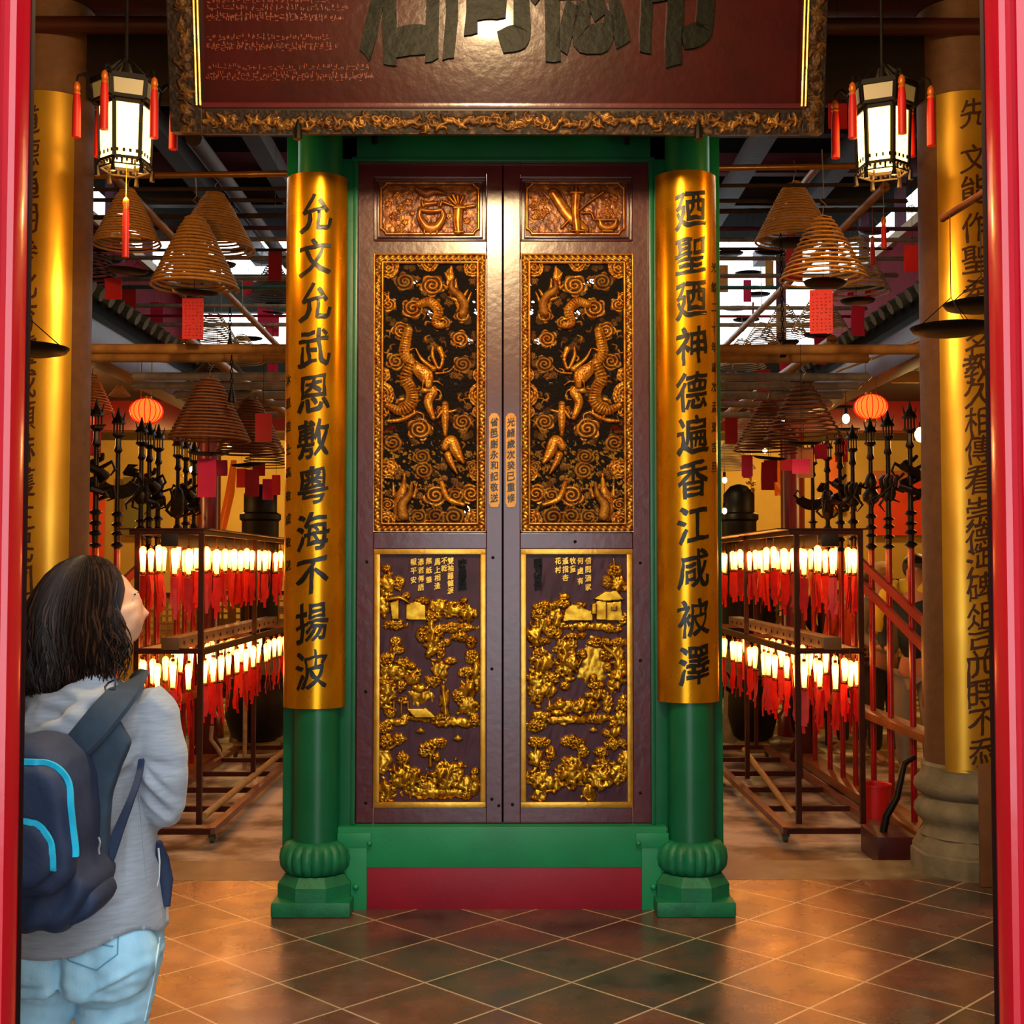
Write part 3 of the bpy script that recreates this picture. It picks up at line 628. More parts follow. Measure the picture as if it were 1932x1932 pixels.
def leaf(side):
    X0, X1 = ((674, 947.5) if side == 0 else (949.5, 1226))
    nm = 'left' if side == 0 else 'right'
    f = MB(); Yf, Yb = YD, YD+.05
    xi0, xi1 = ((705, 918) if side == 0 else (981.5, 1193.5))
    for a, b, c, d in ((X0, 308, xi0, 1553), (xi1, 308, X1, 1553), (xi0, 308, xi1, 335), (xi0, 455, xi1, 479), (xi0, 1006, xi1, 1035), (xi0, 1525, xi1, 1553)): rbox(f, a, b, c, d, Yf, Yb, .003, YD)
    for a, b, c, d in ((xi0-2, 479, xi0+4, 1008), (xi1-4, 479, xi1+2, 1008), (xi0-2, 477, xi1+2, 486), (xi0-2, 1000, xi1+2, 1008), (xi0, 1033, xi1, 1528), (947.5 if side == 0 else 946, 308, 951 if side == 0 else 949.5, 1553)): rbox(f, a, b, c, d, YD+.034, YD+.05, 0, YD)
    f.smooth = False
    lf = f.build('door_leaf', M['maroon'], sc); lf['label'] = '%s maroon lacquered leaf with three carved panels' % nm
    # top panel: moulding, recessed board, relief
    f = MB(); a, b, c, d = xi0, 335, xi1, 455
    for q, w, y in ((0, 3.5, -.004), (6.5, 2.5, .004)):
        for e in ((a+q, c+0, 0, 0),):
            rbox(f, a+q, b+q, c-q, b+q+w, YD+y, YD+.03, .002, YD); rbox(f, a+q, d-q-w, c-q, d-q, YD+y, YD+.03, .002, YD)
            rbox(f, a+q, b+q, a+q+w, d-q, YD+y, YD+.03, .002, YD); rbox(f, c-q-w, b+q, c-q, d-q, YD+y, YD+.03, .002, YD)
    rbox(f, a, b, c, d, YD+.016, YD+.04, 0, YD); f.build('panel_moulding', M['maroon'], lf)
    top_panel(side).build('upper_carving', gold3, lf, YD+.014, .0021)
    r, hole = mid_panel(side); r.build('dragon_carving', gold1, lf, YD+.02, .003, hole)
    # lower panel
    f = MB(); x0, x1 = ((706, 916.5) if side == 0 else (982.5, 1193.5))
    for e in ((x0, 1036, x1, 1046), (x0, 1513, x1, 1524), (x0, 1046, x0+10.5, 1513), (x1-10.5, 1046, x1, 1513)): rbox(f, *e, YD-.006, YD+.03, .003, YD)
    f.build('gilt_frame', M['giltedge'], lf)
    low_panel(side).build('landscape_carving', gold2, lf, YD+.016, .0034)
    # verse, small gilt writing, and the dark seal title
    f = MB(); pl = lambda x, z, dd: (x, YD+.012-dd, z)
    if side == 0: cols = ((850, ('雙', '袖', '龍', '鐘', '淚'), 1058, 14), (838, ('不', '乾'), 1058, 14), (825, ('馬', '上', '相', '逢'), 1060, 15), (809, ('無', '紙', '筆'), 1058, 18), (794, ('憑', '君', '傳', '語'), 1060, 16), (780, ('報', '平', '安'), 1060, 17))
    else: cols = ((1110, ('借', '問', '酒', '家'), 1058, 16.5), (1095, ('何', '處', '有'), 1058, 19), (1081, ('牧', '童'), 1058, 15), (1067, ('遙', '指', '杏'), 1058, 16), (1053, ('花', '村'), 1058, 17))
    s = W(1, 1058, YD).x-W(0, 1058, YD).x
    for x, cs, y, dy in cols:
        for i, ch in enumerate(cs):
            p = W(x, y+i*dy, YD); letters(f, [(ch, p.x, p.z, 11.5*s, 13*s)], pl, .005, .03)
    f.build('verse_lettering', M['giltedge'], lf)
    f = MB()
    for i, ch in enumerate(('許', '昌', '發', '造') if side == 0 else ('閏', '月', '吉', '吉')):
        p = W(872 if side == 0 else 1015, 1062+i*14.5, YD); letters(f, [(ch, p.x, p.z, 17*s, 16*s)], pl, .006, .05)
    f.build('title_lettering', M['blackpaint'], lf)
    # narrow gilt nameplate on the meeting stile
    f = MB(); xc = 932.5 if side == 0 else 964; a, b, z0, z1 = rect(xc-10, 779, xc+10, 957, YD-.01); w = b-a; xm = (a+b)/2
    o = [(-.5, .04), (-.5, .955), (-.36, .975), (-.3, .99), (0, 1.), (.3, .99), (.36, .975), (.5, .955), (.5, .04), (.42, .03), (.42, .015), (.3, 0), (-.3, 0), (-.42, .015), (-.42, .03)]
    f.ngon([(xm+q*w, z0+t*(z1-z0)) for q, t in o], YD-.012, YD+.002); np_ = f.build('nameplate', mat('nameplate gilt', '#c98a3a', .35, .6, '#a86a24', 20), lf)
    f = MB()
    for i, ch in enumerate('省邑謝永和記敬送' if side == 0 else '光緒歲次癸巳重修'):
        p = W(xc, 797+i*20.4, YD); letters(f, [(ch, p.x, p.z, 15*s, 17*s)], lambda x, z, dd: (x, YD-.012-dd, z), .003, .03)
    f.build('lettering', M['ink'], np_)
    # iron studs
    f = MB()
    for x, y in (((692, 1060), (930, 1052), (690, 1305), (928, 1262), (690, 1515), (928, 1508), (941, 1520)) if side == 0 else ((1208, 1062), (1208, 1246), (1208, 1496), (967, 1518), (1085, 1022))):
        p = W(x, y, YD); f.ball((p.x, YD, p.z), .008, 8, 5)
        f.build('iron_stud', M['iron'], lf); f = MB()
for s_ in (0, 1): leaf(s_)
# ================================================================ green columns with melon bases
def green_column(xm, label):
    x = W(xm, 1600, YQ).x; Y = YQ+.175
    t = thing('green_column', (x, Y, 0), label, 'column')
    zt_ = W(0, 1594, Y).z; ztop = W(0, 258, Y).z
    MB().lathe([(.108, zt_-.01), (.107, ztop)], (x, Y, 0), 40).build('shaft', M['green'], t)
    z0, z1 = W(0, 1655, Y-.1).z, W(0, 1592, Y-.1).z; h = z1-z0
    pr = [(.115, 0), (.145, .06), (.166, .22), (.172, .48), (.166, .74), (.142, .93), (.115, 1.)]
    MB().lathe([(r_, z0+q*h) for r_, q in pr], (x, Y, 0), 96, lambda a, i: 1-.085*abs(math.cos(a*10))**7*(1 if 0 < i < 6 else 0)).build('melon_drum', M['greenstone'], t)
    oc = lambda z, q: [Vector((x+q*math.cos(R(22.5+45*k)), Y+q*math.sin(R(22.5+45*k)), z)) for k in range(8)]
    z2 = z0-.0; z3 = W(0, 1701, YQ+.03).z
    f = MB().loft([oc(z3-.03, .182), oc(z3+(z2-z3)*.62, .182), oc(z3+(z2-z3)*.8, .168), oc(z2+.004, .15)]); f.smooth = False; f.build('octagonal_base', M['greenstone'], t)
    f = MB(); f.box(x-.182, x+.182, YQ, YQ+.36, 0, z3, .012); f.build('square_plinth', M['greenstone'], t)
    return x, Y
xl, yl = green_column(586, 'green column with a melon-shaped base beside the left door leaf')
xr, yr = green_column(1314, 'green column with a melon-shaped base beside the right door leaf')
for a, b in ((536, 636), (1264, 1362)):
    pass
f = MB(); rbox(f, 537, 258, 640, 1600, YD+.02, YD+.1); o = f.build('backing_post', M['green'], sc)
f = MB(); rbox(f, 1262, 258, 1361, 1600, YD+.02, YD+.1); o = f.build('backing_post', M['green'], sc)
# ---- gilded couplet boards: curved boards hung on the columns
def couplet(xc0, xw, ytop, ybot, xx, Y, chars, ys, cxs, label, small, cw=62, chh=74):
    Rr = .152; a, b, z0, z1 = rect(xc0-xw/2, ytop, xc0+xw/2, ybot, Y-.12); x = (a+b)/2; half = (b-a)/2
    th = math.asin(min(.96, half/Rr)); t = thing('couplet_board', (x, Y, z0), label, 'couplet board'); n = 28
    f = MB(); k = 0
    for i in range(n+1):
        q = -th+2*th*i/n
        for rr in (Rr, Rr-.012):
            for z in (z0, z1): f.v.append((x+rr*math.sin(q), Y+.03-rr*math.cos(q), z))
    for i in range(n):
        o = i*4; p = o+4
        f.f += [(o, p, p+1, o+1), (o+2, o+3, p+3, p+2), (o+1, p+1, p+3, o+3), (o, o+2, p+2, p)]
    f.f += [(0, 1, 3, 2), (n*4, n*4+2, n*4+3, n*4+1)]
    f.build('board', M['gold'], t)
    s = W(1, 800, Y-.12).x-W(0, 800, Y-.12).x
    def pl(px, z, dd):
        q = (px-x)/Rr; return (x+(Rr+dd)*math.sin(q), Y+.03-(Rr+dd)*math.cos(q), z)
    f = MB(); its = []
    for ch, y, cx in zip(chars, ys, cxs): p = W(cx, y, Y-.13); its.append((ch, p.x, p.z, cw*s, chh*s))
    letters(f, its, pl, .0035, .022); f.build('lettering', M['ink'], t)
    f = MB(); its = []
    for ch, px, y in small: p = W(px, y, Y-.1); q = (p.x-x)/Rr; q = math.copysign(min(abs(q), 1.), q); q = math.asin(q)*Rr; its.append((ch, x+q, p.z, 20*s, 20*s))
    letters(f, its, pl, .002, .01); f.build('lettering', M['ink'], t)
ysl = [400, 483, 568, 655, 742, 827, 915, 1003, 1088, 1175, 1265]
ysr = [395, 480, 565, 650, 737, 820, 903, 990, 1073, 1165, 1255]
lerp = lambda a, b, t: a+(b-a)*t
couplet(589, 119, 324, 1338, xl, yl, '允文允武恩敷粵海不揚波', ysl, [lerp(594, 586, i/10) for i in range(11)], 'gilded curved board lettered in black on the green column beside the left door leaf',
        [(c, 541, 715+i*44) for i, c in enumerate('沐恩信士馮敬成敬送')])
couplet(1302, 121, 320, 1327, xr, yr, '廼聖廼神德遍香江咸被澤', ysr, [lerp(1304, 1311, i/10) for i in range(11)], 'gilded curved board lettered in black on the green column beside the right door leaf',
        [(c, 1350, 500+i*38) for i, c in enumerate('光緒二十年歲次孟夏吉旦')])
# ================================================================ the great name plaque, tilted forward
YPL = 5.42
pq = thing('name_plaque', (W(940, 250, YPL).x, YPL, W(940, 250, YPL).z), 'huge maroon plaque with dark green characters and a carved gilt border above the door', 'plaque')
tilt = R(9.5); piv = W(940, 252, YPL)
TM = rotm(piv, 'X', tilt)                      # top leans towards the viewer
def pbuild(mb, name, m, parent=pq): mb.xf(TM); return mb.build(name, m, parent)
sx = W(1, 120, YPL).x-W(0, 120, YPL).x
Lx, Rx = W(326, 200, YPL).x, W(1549, 200, YPL).x
zb0 = piv.z; H = 1.25
z_of = lambda y: zb0+(252-y)*sx*1.0/math.cos(tilt)*1.0
f = MB(); f.box(Lx+.03, Rx-.03, YPL, YPL+.05, z_of(206), zb0+H, .004); pbuild(f, 'board', M['plaque'])
f = MB(); f.box(W(385, 0, YPL).x, W(1512, 0, YPL).x, YPL-.035, YPL+.03, z_of(209), z_of(199), .004); pbuild(f, 'lower_moulding', M['maroon'])
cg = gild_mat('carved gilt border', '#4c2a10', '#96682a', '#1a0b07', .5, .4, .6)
def border_relief(x0, y0, x1, y1, seedn, vert=False):
    r = Relief(x0, y0, x1, y1, 1.5); X, Y = r.X, r.Y; rr = random.Random(seedn)
    r.h = .3+.9*vnoise(X, Y, 4, 1); r.g = np.clip(vnoise(X, Y, 6, 3)*1.2-.7, 0, .4)
    L = (y1-y0) if vert else (x1-x0); n = int(L/10); cxm = (x0+x1)/2; cym = (y0+y1)/2
    for i in range(n):
        t = (i+.5)/n; px, py = (cxm+rr.uniform(-7, 7), y0+t*L) if vert else (x0+t*L, cym+rr.uniform(-9, 9))
        g = rr.uniform(.45, 1.)
        if rr.random() < .5: r.swirl(px, py, rr.uniform(8, 12), 4.5, rr.uniform(3, 5), g, rr.choice((-1, 1)))
        else:
            a = rr.uniform(0, 6.3); q = rr.uniform(9, 15)
            r.stroke([(px-q*math.cos(a), py-q*math.sin(a)*.8), (px+4*math.sin(a), py-4*math.cos(a)), (px+q*math.cos(a), py+q*math.sin(a)*.8)], [2, 4.5, 1.5], 4, 1, .1, g)
        a = rr.uniform(0, 6.3); r.stroke([(px, py), (px+9*math.cos(a), py+9*math.sin(a)), (px+16*math.cos(a+.7), py+13*math.sin(a+.7))], [3.5, 2.6, 1], 3.5, 1, 0, g)
    return r
def place_border(r, parent, nm):
    o = r.build(nm, cg, None, YPL-.03, .0026); o.data.transform(TM); o.parent = parent; o.data.transform(Matrix.Translation(-wloc(parent))); return o
f = MB(); f.box(Lx+.03, Rx-.03, YPL-.028, YPL+.06, zb0, z_of(208), .006); b1 = pbuild(f, 'bottom_border', mat('dark walnut lacquer', '#2a110a', .5, 0, '#1a0b07', 8))
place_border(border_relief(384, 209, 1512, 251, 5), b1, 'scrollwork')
for sd, (xa, xb, xg) in enumerate(((325, 386, 380), (1509, 1551, 1511))):
    f = MB(); xa_, xb_ = W(xa, 200, YPL).x, W(xb, 200, YPL).x; f.box(xa_, xb_, YPL-.03, YPL+.06, zb0, zb0+H, .006); b2 = pbuild(f, 'side_border', M['wood'])
    r = border_relief(xa+2, -300, xb-2, 250, 11+sd, True); r.g *= .35
    # geometry laid on the board's own height
    x0, y0, x1, y1 = r.b; co_z = zb0+(250-r.Y)*sx; gx = W(x0, 200, YPL).x+(r.X-x0)*sx; nx, ny = r.nx, r.ny
    me = bpy.data.meshes.new('side_scrollwork'); I = np.arange(nx*ny).reshape(ny, nx); q = np.stack([I[:-1, :-1], I[1:, :-1], I[1:, 1:], I[:-1, 1:]], -1).reshape(-1, 4)
    me.from_pydata(np.stack([gx, YPL-.03-r.h*.0026, co_z], -1).reshape(-1, 3).tolist(), [], q.tolist())
    at = me.attributes.new('gild', 'FLOAT', 'POINT'); at.data.foreach_set('value', r.g.ravel().astype(np.float32))
    me.polygons.foreach_set('use_smooth', [True]*len(me.polygons)); me.transform(TM); link('scrollwork', me, cg, b2)
    f = MB(); xg_ = W(xg, 200, YPL).x
    for dx in (-.008, .008): f.tube([(xg_+dx, YPL-.036, z_of(205)), (xg_+dx, YPL-.036, zb0+H)], .006, 8)
    pbuild(f, 'gilt_bead', M['giltedge'], pq)
# characters, read right to left
pls = lambda x, z, dd: (x, YPL-dd, z)
for ch, px, wd, ybot, hh in (('帝', 1268, 190, 128, 330), ('德', 1092, 190, 118, 330), ('同', 918, 165, 120, 330), ('沾', 757, 165, 125, 330)):
    f = MB(); p = W(px, ybot, YPL); letters(f, [(ch, p.x, z_of(ybot)+hh*sx/2, wd*sx, hh*sx)], pls, .02, .045, 2); pbuild(f, 'character', M['blackpaint'])
# rows of tiny carved seal writing at the left, slightly raised
f = MB(); rr = random.Random(4)
for row in range(13):
    y = 166-row*13.2-(8 if row % 4 == 0 else 0)
    if row in (3, 7): continue
    x = 392+rr.uniform(0, 6); xe = 700 if row < 3 else 620+rr.uniform(-10, 40)
    while x < xe:
        for q in range(3):
            a = W(x+rr.uniform(0, 6), 100, YPL).x; z = z_of(y-rr.uniform(0, 8)); w, h = ((.0022, .012), (.011, .0022))[rr.random() < .45]
            f.box(a, a+w, YPL-.003, YPL+.002, z, z+h)
        x += 9.2
f.smooth = False; pbuild(f, 'seal_writing', mat('raised maroon writing', '#7a3526', .3))
# iron brackets over the border
for px in (562, 1318):
    p = W(px, 250, YPL-.05); f = MB(); f.tube([(p.x, p.y, p.z-.03), (p.x, p.y, p.z+.02), (p.x, p.y, p.z+.06)], [.02, .016, .003], 8); f.build('iron_bracket', M['iron'], pq)
# ================================================================ gilded boards on the stone columns
def side_board(x, label, chars, ys, pxs, xc):
    Y = YCOL; Rr = .225; z0, z1 = W(xc, 1459, Y-.22).z, W(xc, 172, Y-.22).z
    t = thing('pillar_board', (x, Y, z0), label, 'couplet board')
    th = R(46); n = 24; f = MB()
    for i in range(n+1):
        q = -th+2*th*i/n
        for rr in (Rr+.012, Rr+.001):
            for z in (z0, z1): f.v.append((x+rr*math.sin(q), Y-rr*math.cos(q), z))
    for i in range(n): o = i*4; p = o+4; f.f += [(o, p, p+1, o+1), (o+2, o+3, p+3, p+2), (o+1, p+1, p+3, o+3), (o, o+2, p+2, p)]
    f.f += [(0, 1, 3, 2), (n*4, n*4+2, n*4+3, n*4+1)]
    f.build('board', M['oldgold'], t)
    s = 1/F*(Y-.22); f = MB()
    def pl(px, z, dd): q = (px-x)/Rr; return (x+(Rr+.012+dd)*math.sin(q), Y-(Rr+.012+dd)*math.cos(q), z)
    its = [(c, x-(.052 if x < 0 else 0), W(p, y, Y-.22).z, 50*s, 56*s) for c, y, p in zip(chars, ys, pxs)]
    letters(f, its, pl, .003, .008); f.build('lettering', mat('brown painted lettering', '#3c1c08', .5), t)
side_board(XC-.012, 'gilded board with brown characters on the stone column behind the right red door post', '先文能作聖希名教久相傳看崇德沔碑俎豆四時不忝',
           [215, 300, 360, 430, 490, 552, 650, 695, 742, 795, 848, 905, 965, 1012, 1062, 1108, 1162, 1217, 1265, 1312, 1362, 1420], [1850]*22, 1850)
side_board(-XC+.012, 'gilded board with black characters on the stone column behind the left red door post', '道德通明參化育靈威顯赫護生民同', [230+i*62 for i in range(16)], [60]*16, 60)
f = MB(); a, b, z0, z1 = rect(1845, 1440, 1882, 1655, 6.28); f.box(a, b+.05, 6.25, 6.275, 0.002, z1, .004)
tag(f.build('wooden_plank', mat('dull brown plank', '#7a5028', .6, 0, '#5e3a1c', 8)), 'narrow brown wooden plank standing against the base of the right stone column', 'plank')
# ================================================================ hexagonal palace lanterns
def hexr(r, z, a0=0): return [Vector((r*math.cos(a0+math.pi/3*k), r*math.sin(a0+math.pi/3*k), z)) for k in range(6)]
PANE = mat('glowing lantern pane', '#ffe9a8', .4, emit='#ffc258', es=9.0)
PANE2 = mat('frosted lantern pane', '#7d7048', .4, emit='#d8b860', es=.12)
BLK = mat('black lacquer wood', '#080605', .6, 0, '#120b06', 20, spec=.2)
def tassel(parent, p, L=.23, r=.018):
    f = MB(); rr = random.Random(int(p[0]*1e4))
    f.lathe([(.004, 0), (.013, -.01), (.016, -.03), (.012, -.04), (.016, -.05), (.012, -.06)], p, 12)
    c = f.build('tassel', mat('tassel gold knot', '#c8641c', .4, .3), parent, False)
    g = MB(); g.lathe([(.012, -.05), (r*.85, -.075), (r, -.12), (r*1.05, -L), (.002, -L-.004)], p, 20, lambda a, i: 1+.12*math.sin(a*10)); g.build('silk_fringe', M['tassel'], c, False)
def palace_lantern(loc, rot, label):
    t = thing('palace_lantern', loc, label, 'lantern', None)
    f = MB(); rb, rt = .115, .148; H = .25; a0 = 0
    B = hexr(rb*.93, 0); T = hexr(rb, H); U0 = hexr(rt*.93, H+.015); U1 = hexr(rt, H+.1)
    for q in range(6):
        n = (q+1) % 6
        f.bar(B[q], T[q], .018); f.bar(B[q], B[n], .014); f.bar(T[q], T[n], .02); f.bar(U0[q], U0[n], .014); f.bar(U1[q], U1[n], .022); f.bar(U0[q], U1[q], .018); f.bar(T[q], U0[q], .016)
        o = U1[q].normalized() if False else Vector((U1[q].x, U1[q].y, 0)).normalized()
        f.tube([U1[q], U1[q]+o*.03+Vector((0, 0, .03)), U1[q]+o*.055+Vector((0, 0, .015)), U1[q]+o*.06+Vector((0, 0, -.005))], [.01, .009, .007, .005], 6)   # scrolled horns
        lo = Vector((B[q].x, B[q].y, 0)); f.tube([lo, lo*1.12+Vector((0, 0, -.03)), lo*1.1+Vector((0, 0, -.07))], [.008, .008, .012], 6)   # little feet
        m = (B[q]+B[n])/2
        for k in range(5):
            w = B[q].lerp(B[n], (k+.5)/5); f.bar(w, w+Vector((0, 0, -.028 if k % 2 else -.018)), .01, .006)
        f.bar(B[q]+Vector((0, 0, -.03)), B[n]+Vector((0, 0, -.03)), .007)
        for z in (.03, .22):
            for k in range(4): w = B[q].lerp(B[n], (k+.5)/4)*1.04; f.bar(Vector((w.x, w.y, z-.008)), Vector((w.x, w.y, z+.008)), .012, .005)
        f.bar(U1[q], Vector((0, 0, H+.16))+U1[q]*.15, .01)
    f.tube([(0, 0, H+.14), (0, 0, H+.22), (0, 0, H+1.6)], [.02, .008, .004], 8)
    f.smooth = False; f.build('lantern_frame', BLK, t, False)
    for q in range(6):
        n = (q+1) % 6; g = MB()
        def quad(a, b, c, d, k):
            cc = (a+b+c+d)/4; v = [cc+(p-cc)*k for p in (a, b, c, d)]; o = Vector((cc.x, cc.y, 0)).normalized()*.003
            g.add([p-o for p in v]+[p+o for p in v], [(0,1,2,3), (7,6,5,4), (0,4,5,1), (1,5,6,2), (2,6,7,3), (3,7,4,0)])
        quad(B[q], B[n], T[n], T[q], .97); g.smooth = False; g.build('glass_pane', PANE, t, False)
        g = MB(); quad(U0[q], U0[n], U1[n], U1[q], .93); g.smooth = False; g.build('upper_pane', PANE2, t, False)
        o = U1[q]+Vector((U1[q].x, U1[q].y, 0)).normalized()*.06; tassel(t, (o.x, o.y, o.z-.01), .25+.01*(q % 3))
    g = MB(); g.tube([(0, 0, .05), (0, 0, .15), (0, 0, .19)], [.02, .03, .01], 12); g.build('bulb', mat('lamp bulb', '#ffffff', .3, emit='#ffe2a0', es=12), t, False)
    t.rotation_euler = (0, 0, rot); return t
for px, lab, rz in ((236, 'hexagonal black lantern with lit panes and red tassels hanging left of the great plaque', R(22)), (1666, 'hexagonal black lantern with lit panes and red tassels hanging right of the great plaque', R(36))):
    p = W(px, 308 if px < 900 else 316, 5.5); palace_lantern(p, rz, lab)
# ================================================================ poles
def pole(x0, y0, x1, y1, Y0, Y1, r, mm, label, group=None, nodes=False):
    a, b = W(x0, y0, Y0), W(x1, y1, Y1)
    f = MB()
    if nodes:
        n = max(3, int((b-a).length/.45)); pts = []; rs = []
        for i in range(n+1):
            for dt, k in ((-.008, 1), (0, 1.12), (.008, 1)):
                t = min(1, max(0, i/n+dt)); pts.append(a.lerp(b, t)); rs.append(r*k)
        f.tube(pts, rs, 10)
    else: f.tube([a, b], r, 10)
    f.xf(Matrix.Translation(-a)); o = f.build('pole', mm); o.location = a
    return tag(o, label, 'pole', group)
GU, GL = 'upper cross poles over the court', 'lower cross poles over the court'
def xpole(z, Y, r, mm, xa, xb, dz=0., lower=False):
    a = Vector(((xa-955)/F*Y, Y, z-dz)); b = Vector(((xb-955)/F*Y, Y, z+dz)); n = max(3, int((b-a).length/.5)); pts = []; rs = []
    for i in range(n+1):
        for dt, k in ((-.006, 1), (0, 1.1), (.006, 1)): pts.append(a.lerp(b, min(1, max(0, i/n+dt)))-a); rs.append(r*k)
    o = MB().tube(pts, rs, 10).build('pole', mm); o.location = a
    return tag(o, ('long cross pole in the lower level over the court' if lower else 'long cross pole in the upper level under the court roof'), 'pole', GL if lower else GU)
brass = mat('polished brass bamboo', '#9c6a24', .25, .3, '#7a4c18', 8)
UP = [(7.0, .022, brass, 120, 1700, .035), (7.3, .014, M['darkpole'], 120, 1745, .02), (7.57, .016, M['darkpole'], 140, 1720, 0), (7.85, .02, M['darkpole'], 140, 1745, .03), (8.2, .018, M['purple'], 140, 1740, 0),
      (8.48, .02, M['greypole'], 140, 1745, 0), (8.75, .014, M['darkpole'], 140, 1690, .01), (9.0, .02, M['greypole'], 150, 1745, 0), (9.3, .016, M['redpole'], 140, 1640, 0), (9.6, .022, M['greypole'], 160, 1700, .02), (9.95, .02, mat('teal pole', '#3a6a64', .4), 160, 1680, 0),
      (10.3, .022, M['greypole'], 180, 1650, 0), (10.7, .022, M['greypole'], 200, 1640, -.01), (11.1, .016, M['redpole'], 200, 1610, 0), (11.5, .024, M['greypole'], 200, 1600, 0)]
for i_, (Y, r, mm, xa, xb, dz) in enumerate(UP):
    if i_ not in (8, 11): xpole(3.86, Y, r*.8, mm, xa, xb, dz)
for Y, r, mm, xa, xb in ((7.25, .03, M['bamboo'], 140, 1745), (7.56, .028, M['bamboo'], 140, 1642), (8.3, .028, M['greypole'], 250, 1642), (8.73, .028, M['greypole'], 250, 1622), (9.2, .03, M['greypole'], 330, 1592), (9.7, .026, M['greypole'], 360, 1572), (10.4, .028, M['greypole'], 380, 1540)):
    xpole(2.88, Y, r, mm, xa, xb, 0, True)
pole(350, 637, 590, 820, 7.55, 11.6, .032, M['bamboo'], 'thick bamboo pole running into the court on the left, its open end facing the hall', None, True)
pole(1570, 642, 1345, 800, 7.55, 11.9, .032, M['bamboo'], 'thick bamboo pole running into the court on the right, its open end facing the hall', None, True)
pole(212, 330, 560, 690, 7.0, 12.0, .026, M['bamboo'], 'long bamboo pole sloping away beneath the left palace lantern', None, True)
pole(1670, 352, 1365, 655, 7.0, 12.2, .026, M['bamboo'], 'long bamboo pole sloping away beneath the right palace lantern', None, True)
pole(1542, 315, 1440, 440, 7.05, 9.0, .022, M['bamboo'], 'short bamboo pole sloping away behind the upper incense coils on the right')
pole(365, 260, 545, 500, 7.1, 11.5, .05, M['darkpole'], 'dark sloping roof pole above the left incense coils')
pole(1742, 640, 1580, 700, 7.2, 9.2, .014, M['bamboo'], 'thin sloping pole under the right eave')
pole(1778, 412, 1990, 282, 4.2, 3.6, .013, mat('brown branch', '#7a3f1c', .5, 0, '#54280f', 12), 'crooked brown branch pole crossing the right gilded pillar board', None, True)
for sx_, nm in ((-1, 'left'), (1, 'right')):      # chains on the lantern side
    px = 955+sx_*787; f = MB(); a, b = W(px if sx_ > 0 else 166, 215, 6.9), W(px if sx_ > 0 else 172, 390, 6.9); n = 34
    for i in range(n):
        p = a.lerp(b, i/n); k = len(f.v)
        f.tube([p+Vector(((.009*math.cos(t) if i % 2 else 0), (0 if i % 2 else .009*math.cos(t)), .013*math.sin(t))) for t in [j*math.pi/3 for j in range(6)]], .0028, 4, closed=True)
    tag(f.build('iron_chain', M['iron']), 'thin iron chain hanging beside the %s palace lantern' % nm, 'chain')
# ================================================================ incense coils
def spiral(turns, r0, r1, h, tr, seg=26, jit=0.):
    pts = []; n = int(turns*seg)
    for i in range(n+1):
        t = i/n; a = t*turns*2*math.pi; q = r0+(r1-r0)*t**.92; z = -h*(t**1.02)
        q += jit*mn.noise(Vector((a*.21, 3, 0))); z += jit*.7*mn.noise(Vector((a*.33, 0, 7)))*t
        pts.append((q*math.cos(a), q*math.sin(a), z))
    return pts
cm = {}
for kind, (turns, h, tr, sg) in {'dense': (19, .44, .0085, 26), 'loose': (13, .44, .0075, 26), 'pale': (17, .42, .0065, 24)}.items():
    f = MB(); f.tube(spiral(turns, .045, .25, h, tr, sg, .006), tr, 5); f.tube([(.045, 0, 0), (0, 0, .02), (-.045, 0, 0)], .004, 5)
    cm[kind] = f.mesh('coil_'+kind)
def traymesh(r):
    return MB().lathe([(.001, -.012), (r*.6, -.01), (r*.92, 0), (r, .014), (r*.97, .014), (r*.6, .0), (.001, -.002)], (0, 0, 0), 28).mesh('tray')
TRAY = traymesh(.13); TRAY.materials.append(M['iron'])
def card(w, h, t=.0016, curl=.012):
    f = MB(); n = 6
    for i in range(n+1):
        z = -h*i/n; y = curl*math.sin(i/n*2.6)
        f.v += [(-w/2, y, z), (w/2, y, z), (w/2, y+t, z), (-w/2, y+t, z)]
    for i in range(n):
        a = i*4; f.f += [(a+j, a+(j+1) % 4, a+4+(j+1) % 4, a+4+j) for j in range(4)]
    f.f += [(0, 1, 2, 3), (n*4+3, n*4+2, n*4+1, n*4)]; return f.mesh('card')
CARD = {c: card(.105, .205) for c in ('r', 'p', 'o')}
CARD['r'].materials.append(M['redpaper']); CARD['p'].materials.append(M['pinkpaper']); CARD['o'].materials.append(mat('faded orange paper', '#c8703c', .6))
def child(name, me, parent, loc=(0, 0, 0), rz=0., sc_=1.):
    o = bpy.data.objects.new(name, me); COL.objects.link(o); o.parent = parent; o.location = loc; o.rotation_euler = (0, 0, rz); o.scale = (sc_,)*3; return o
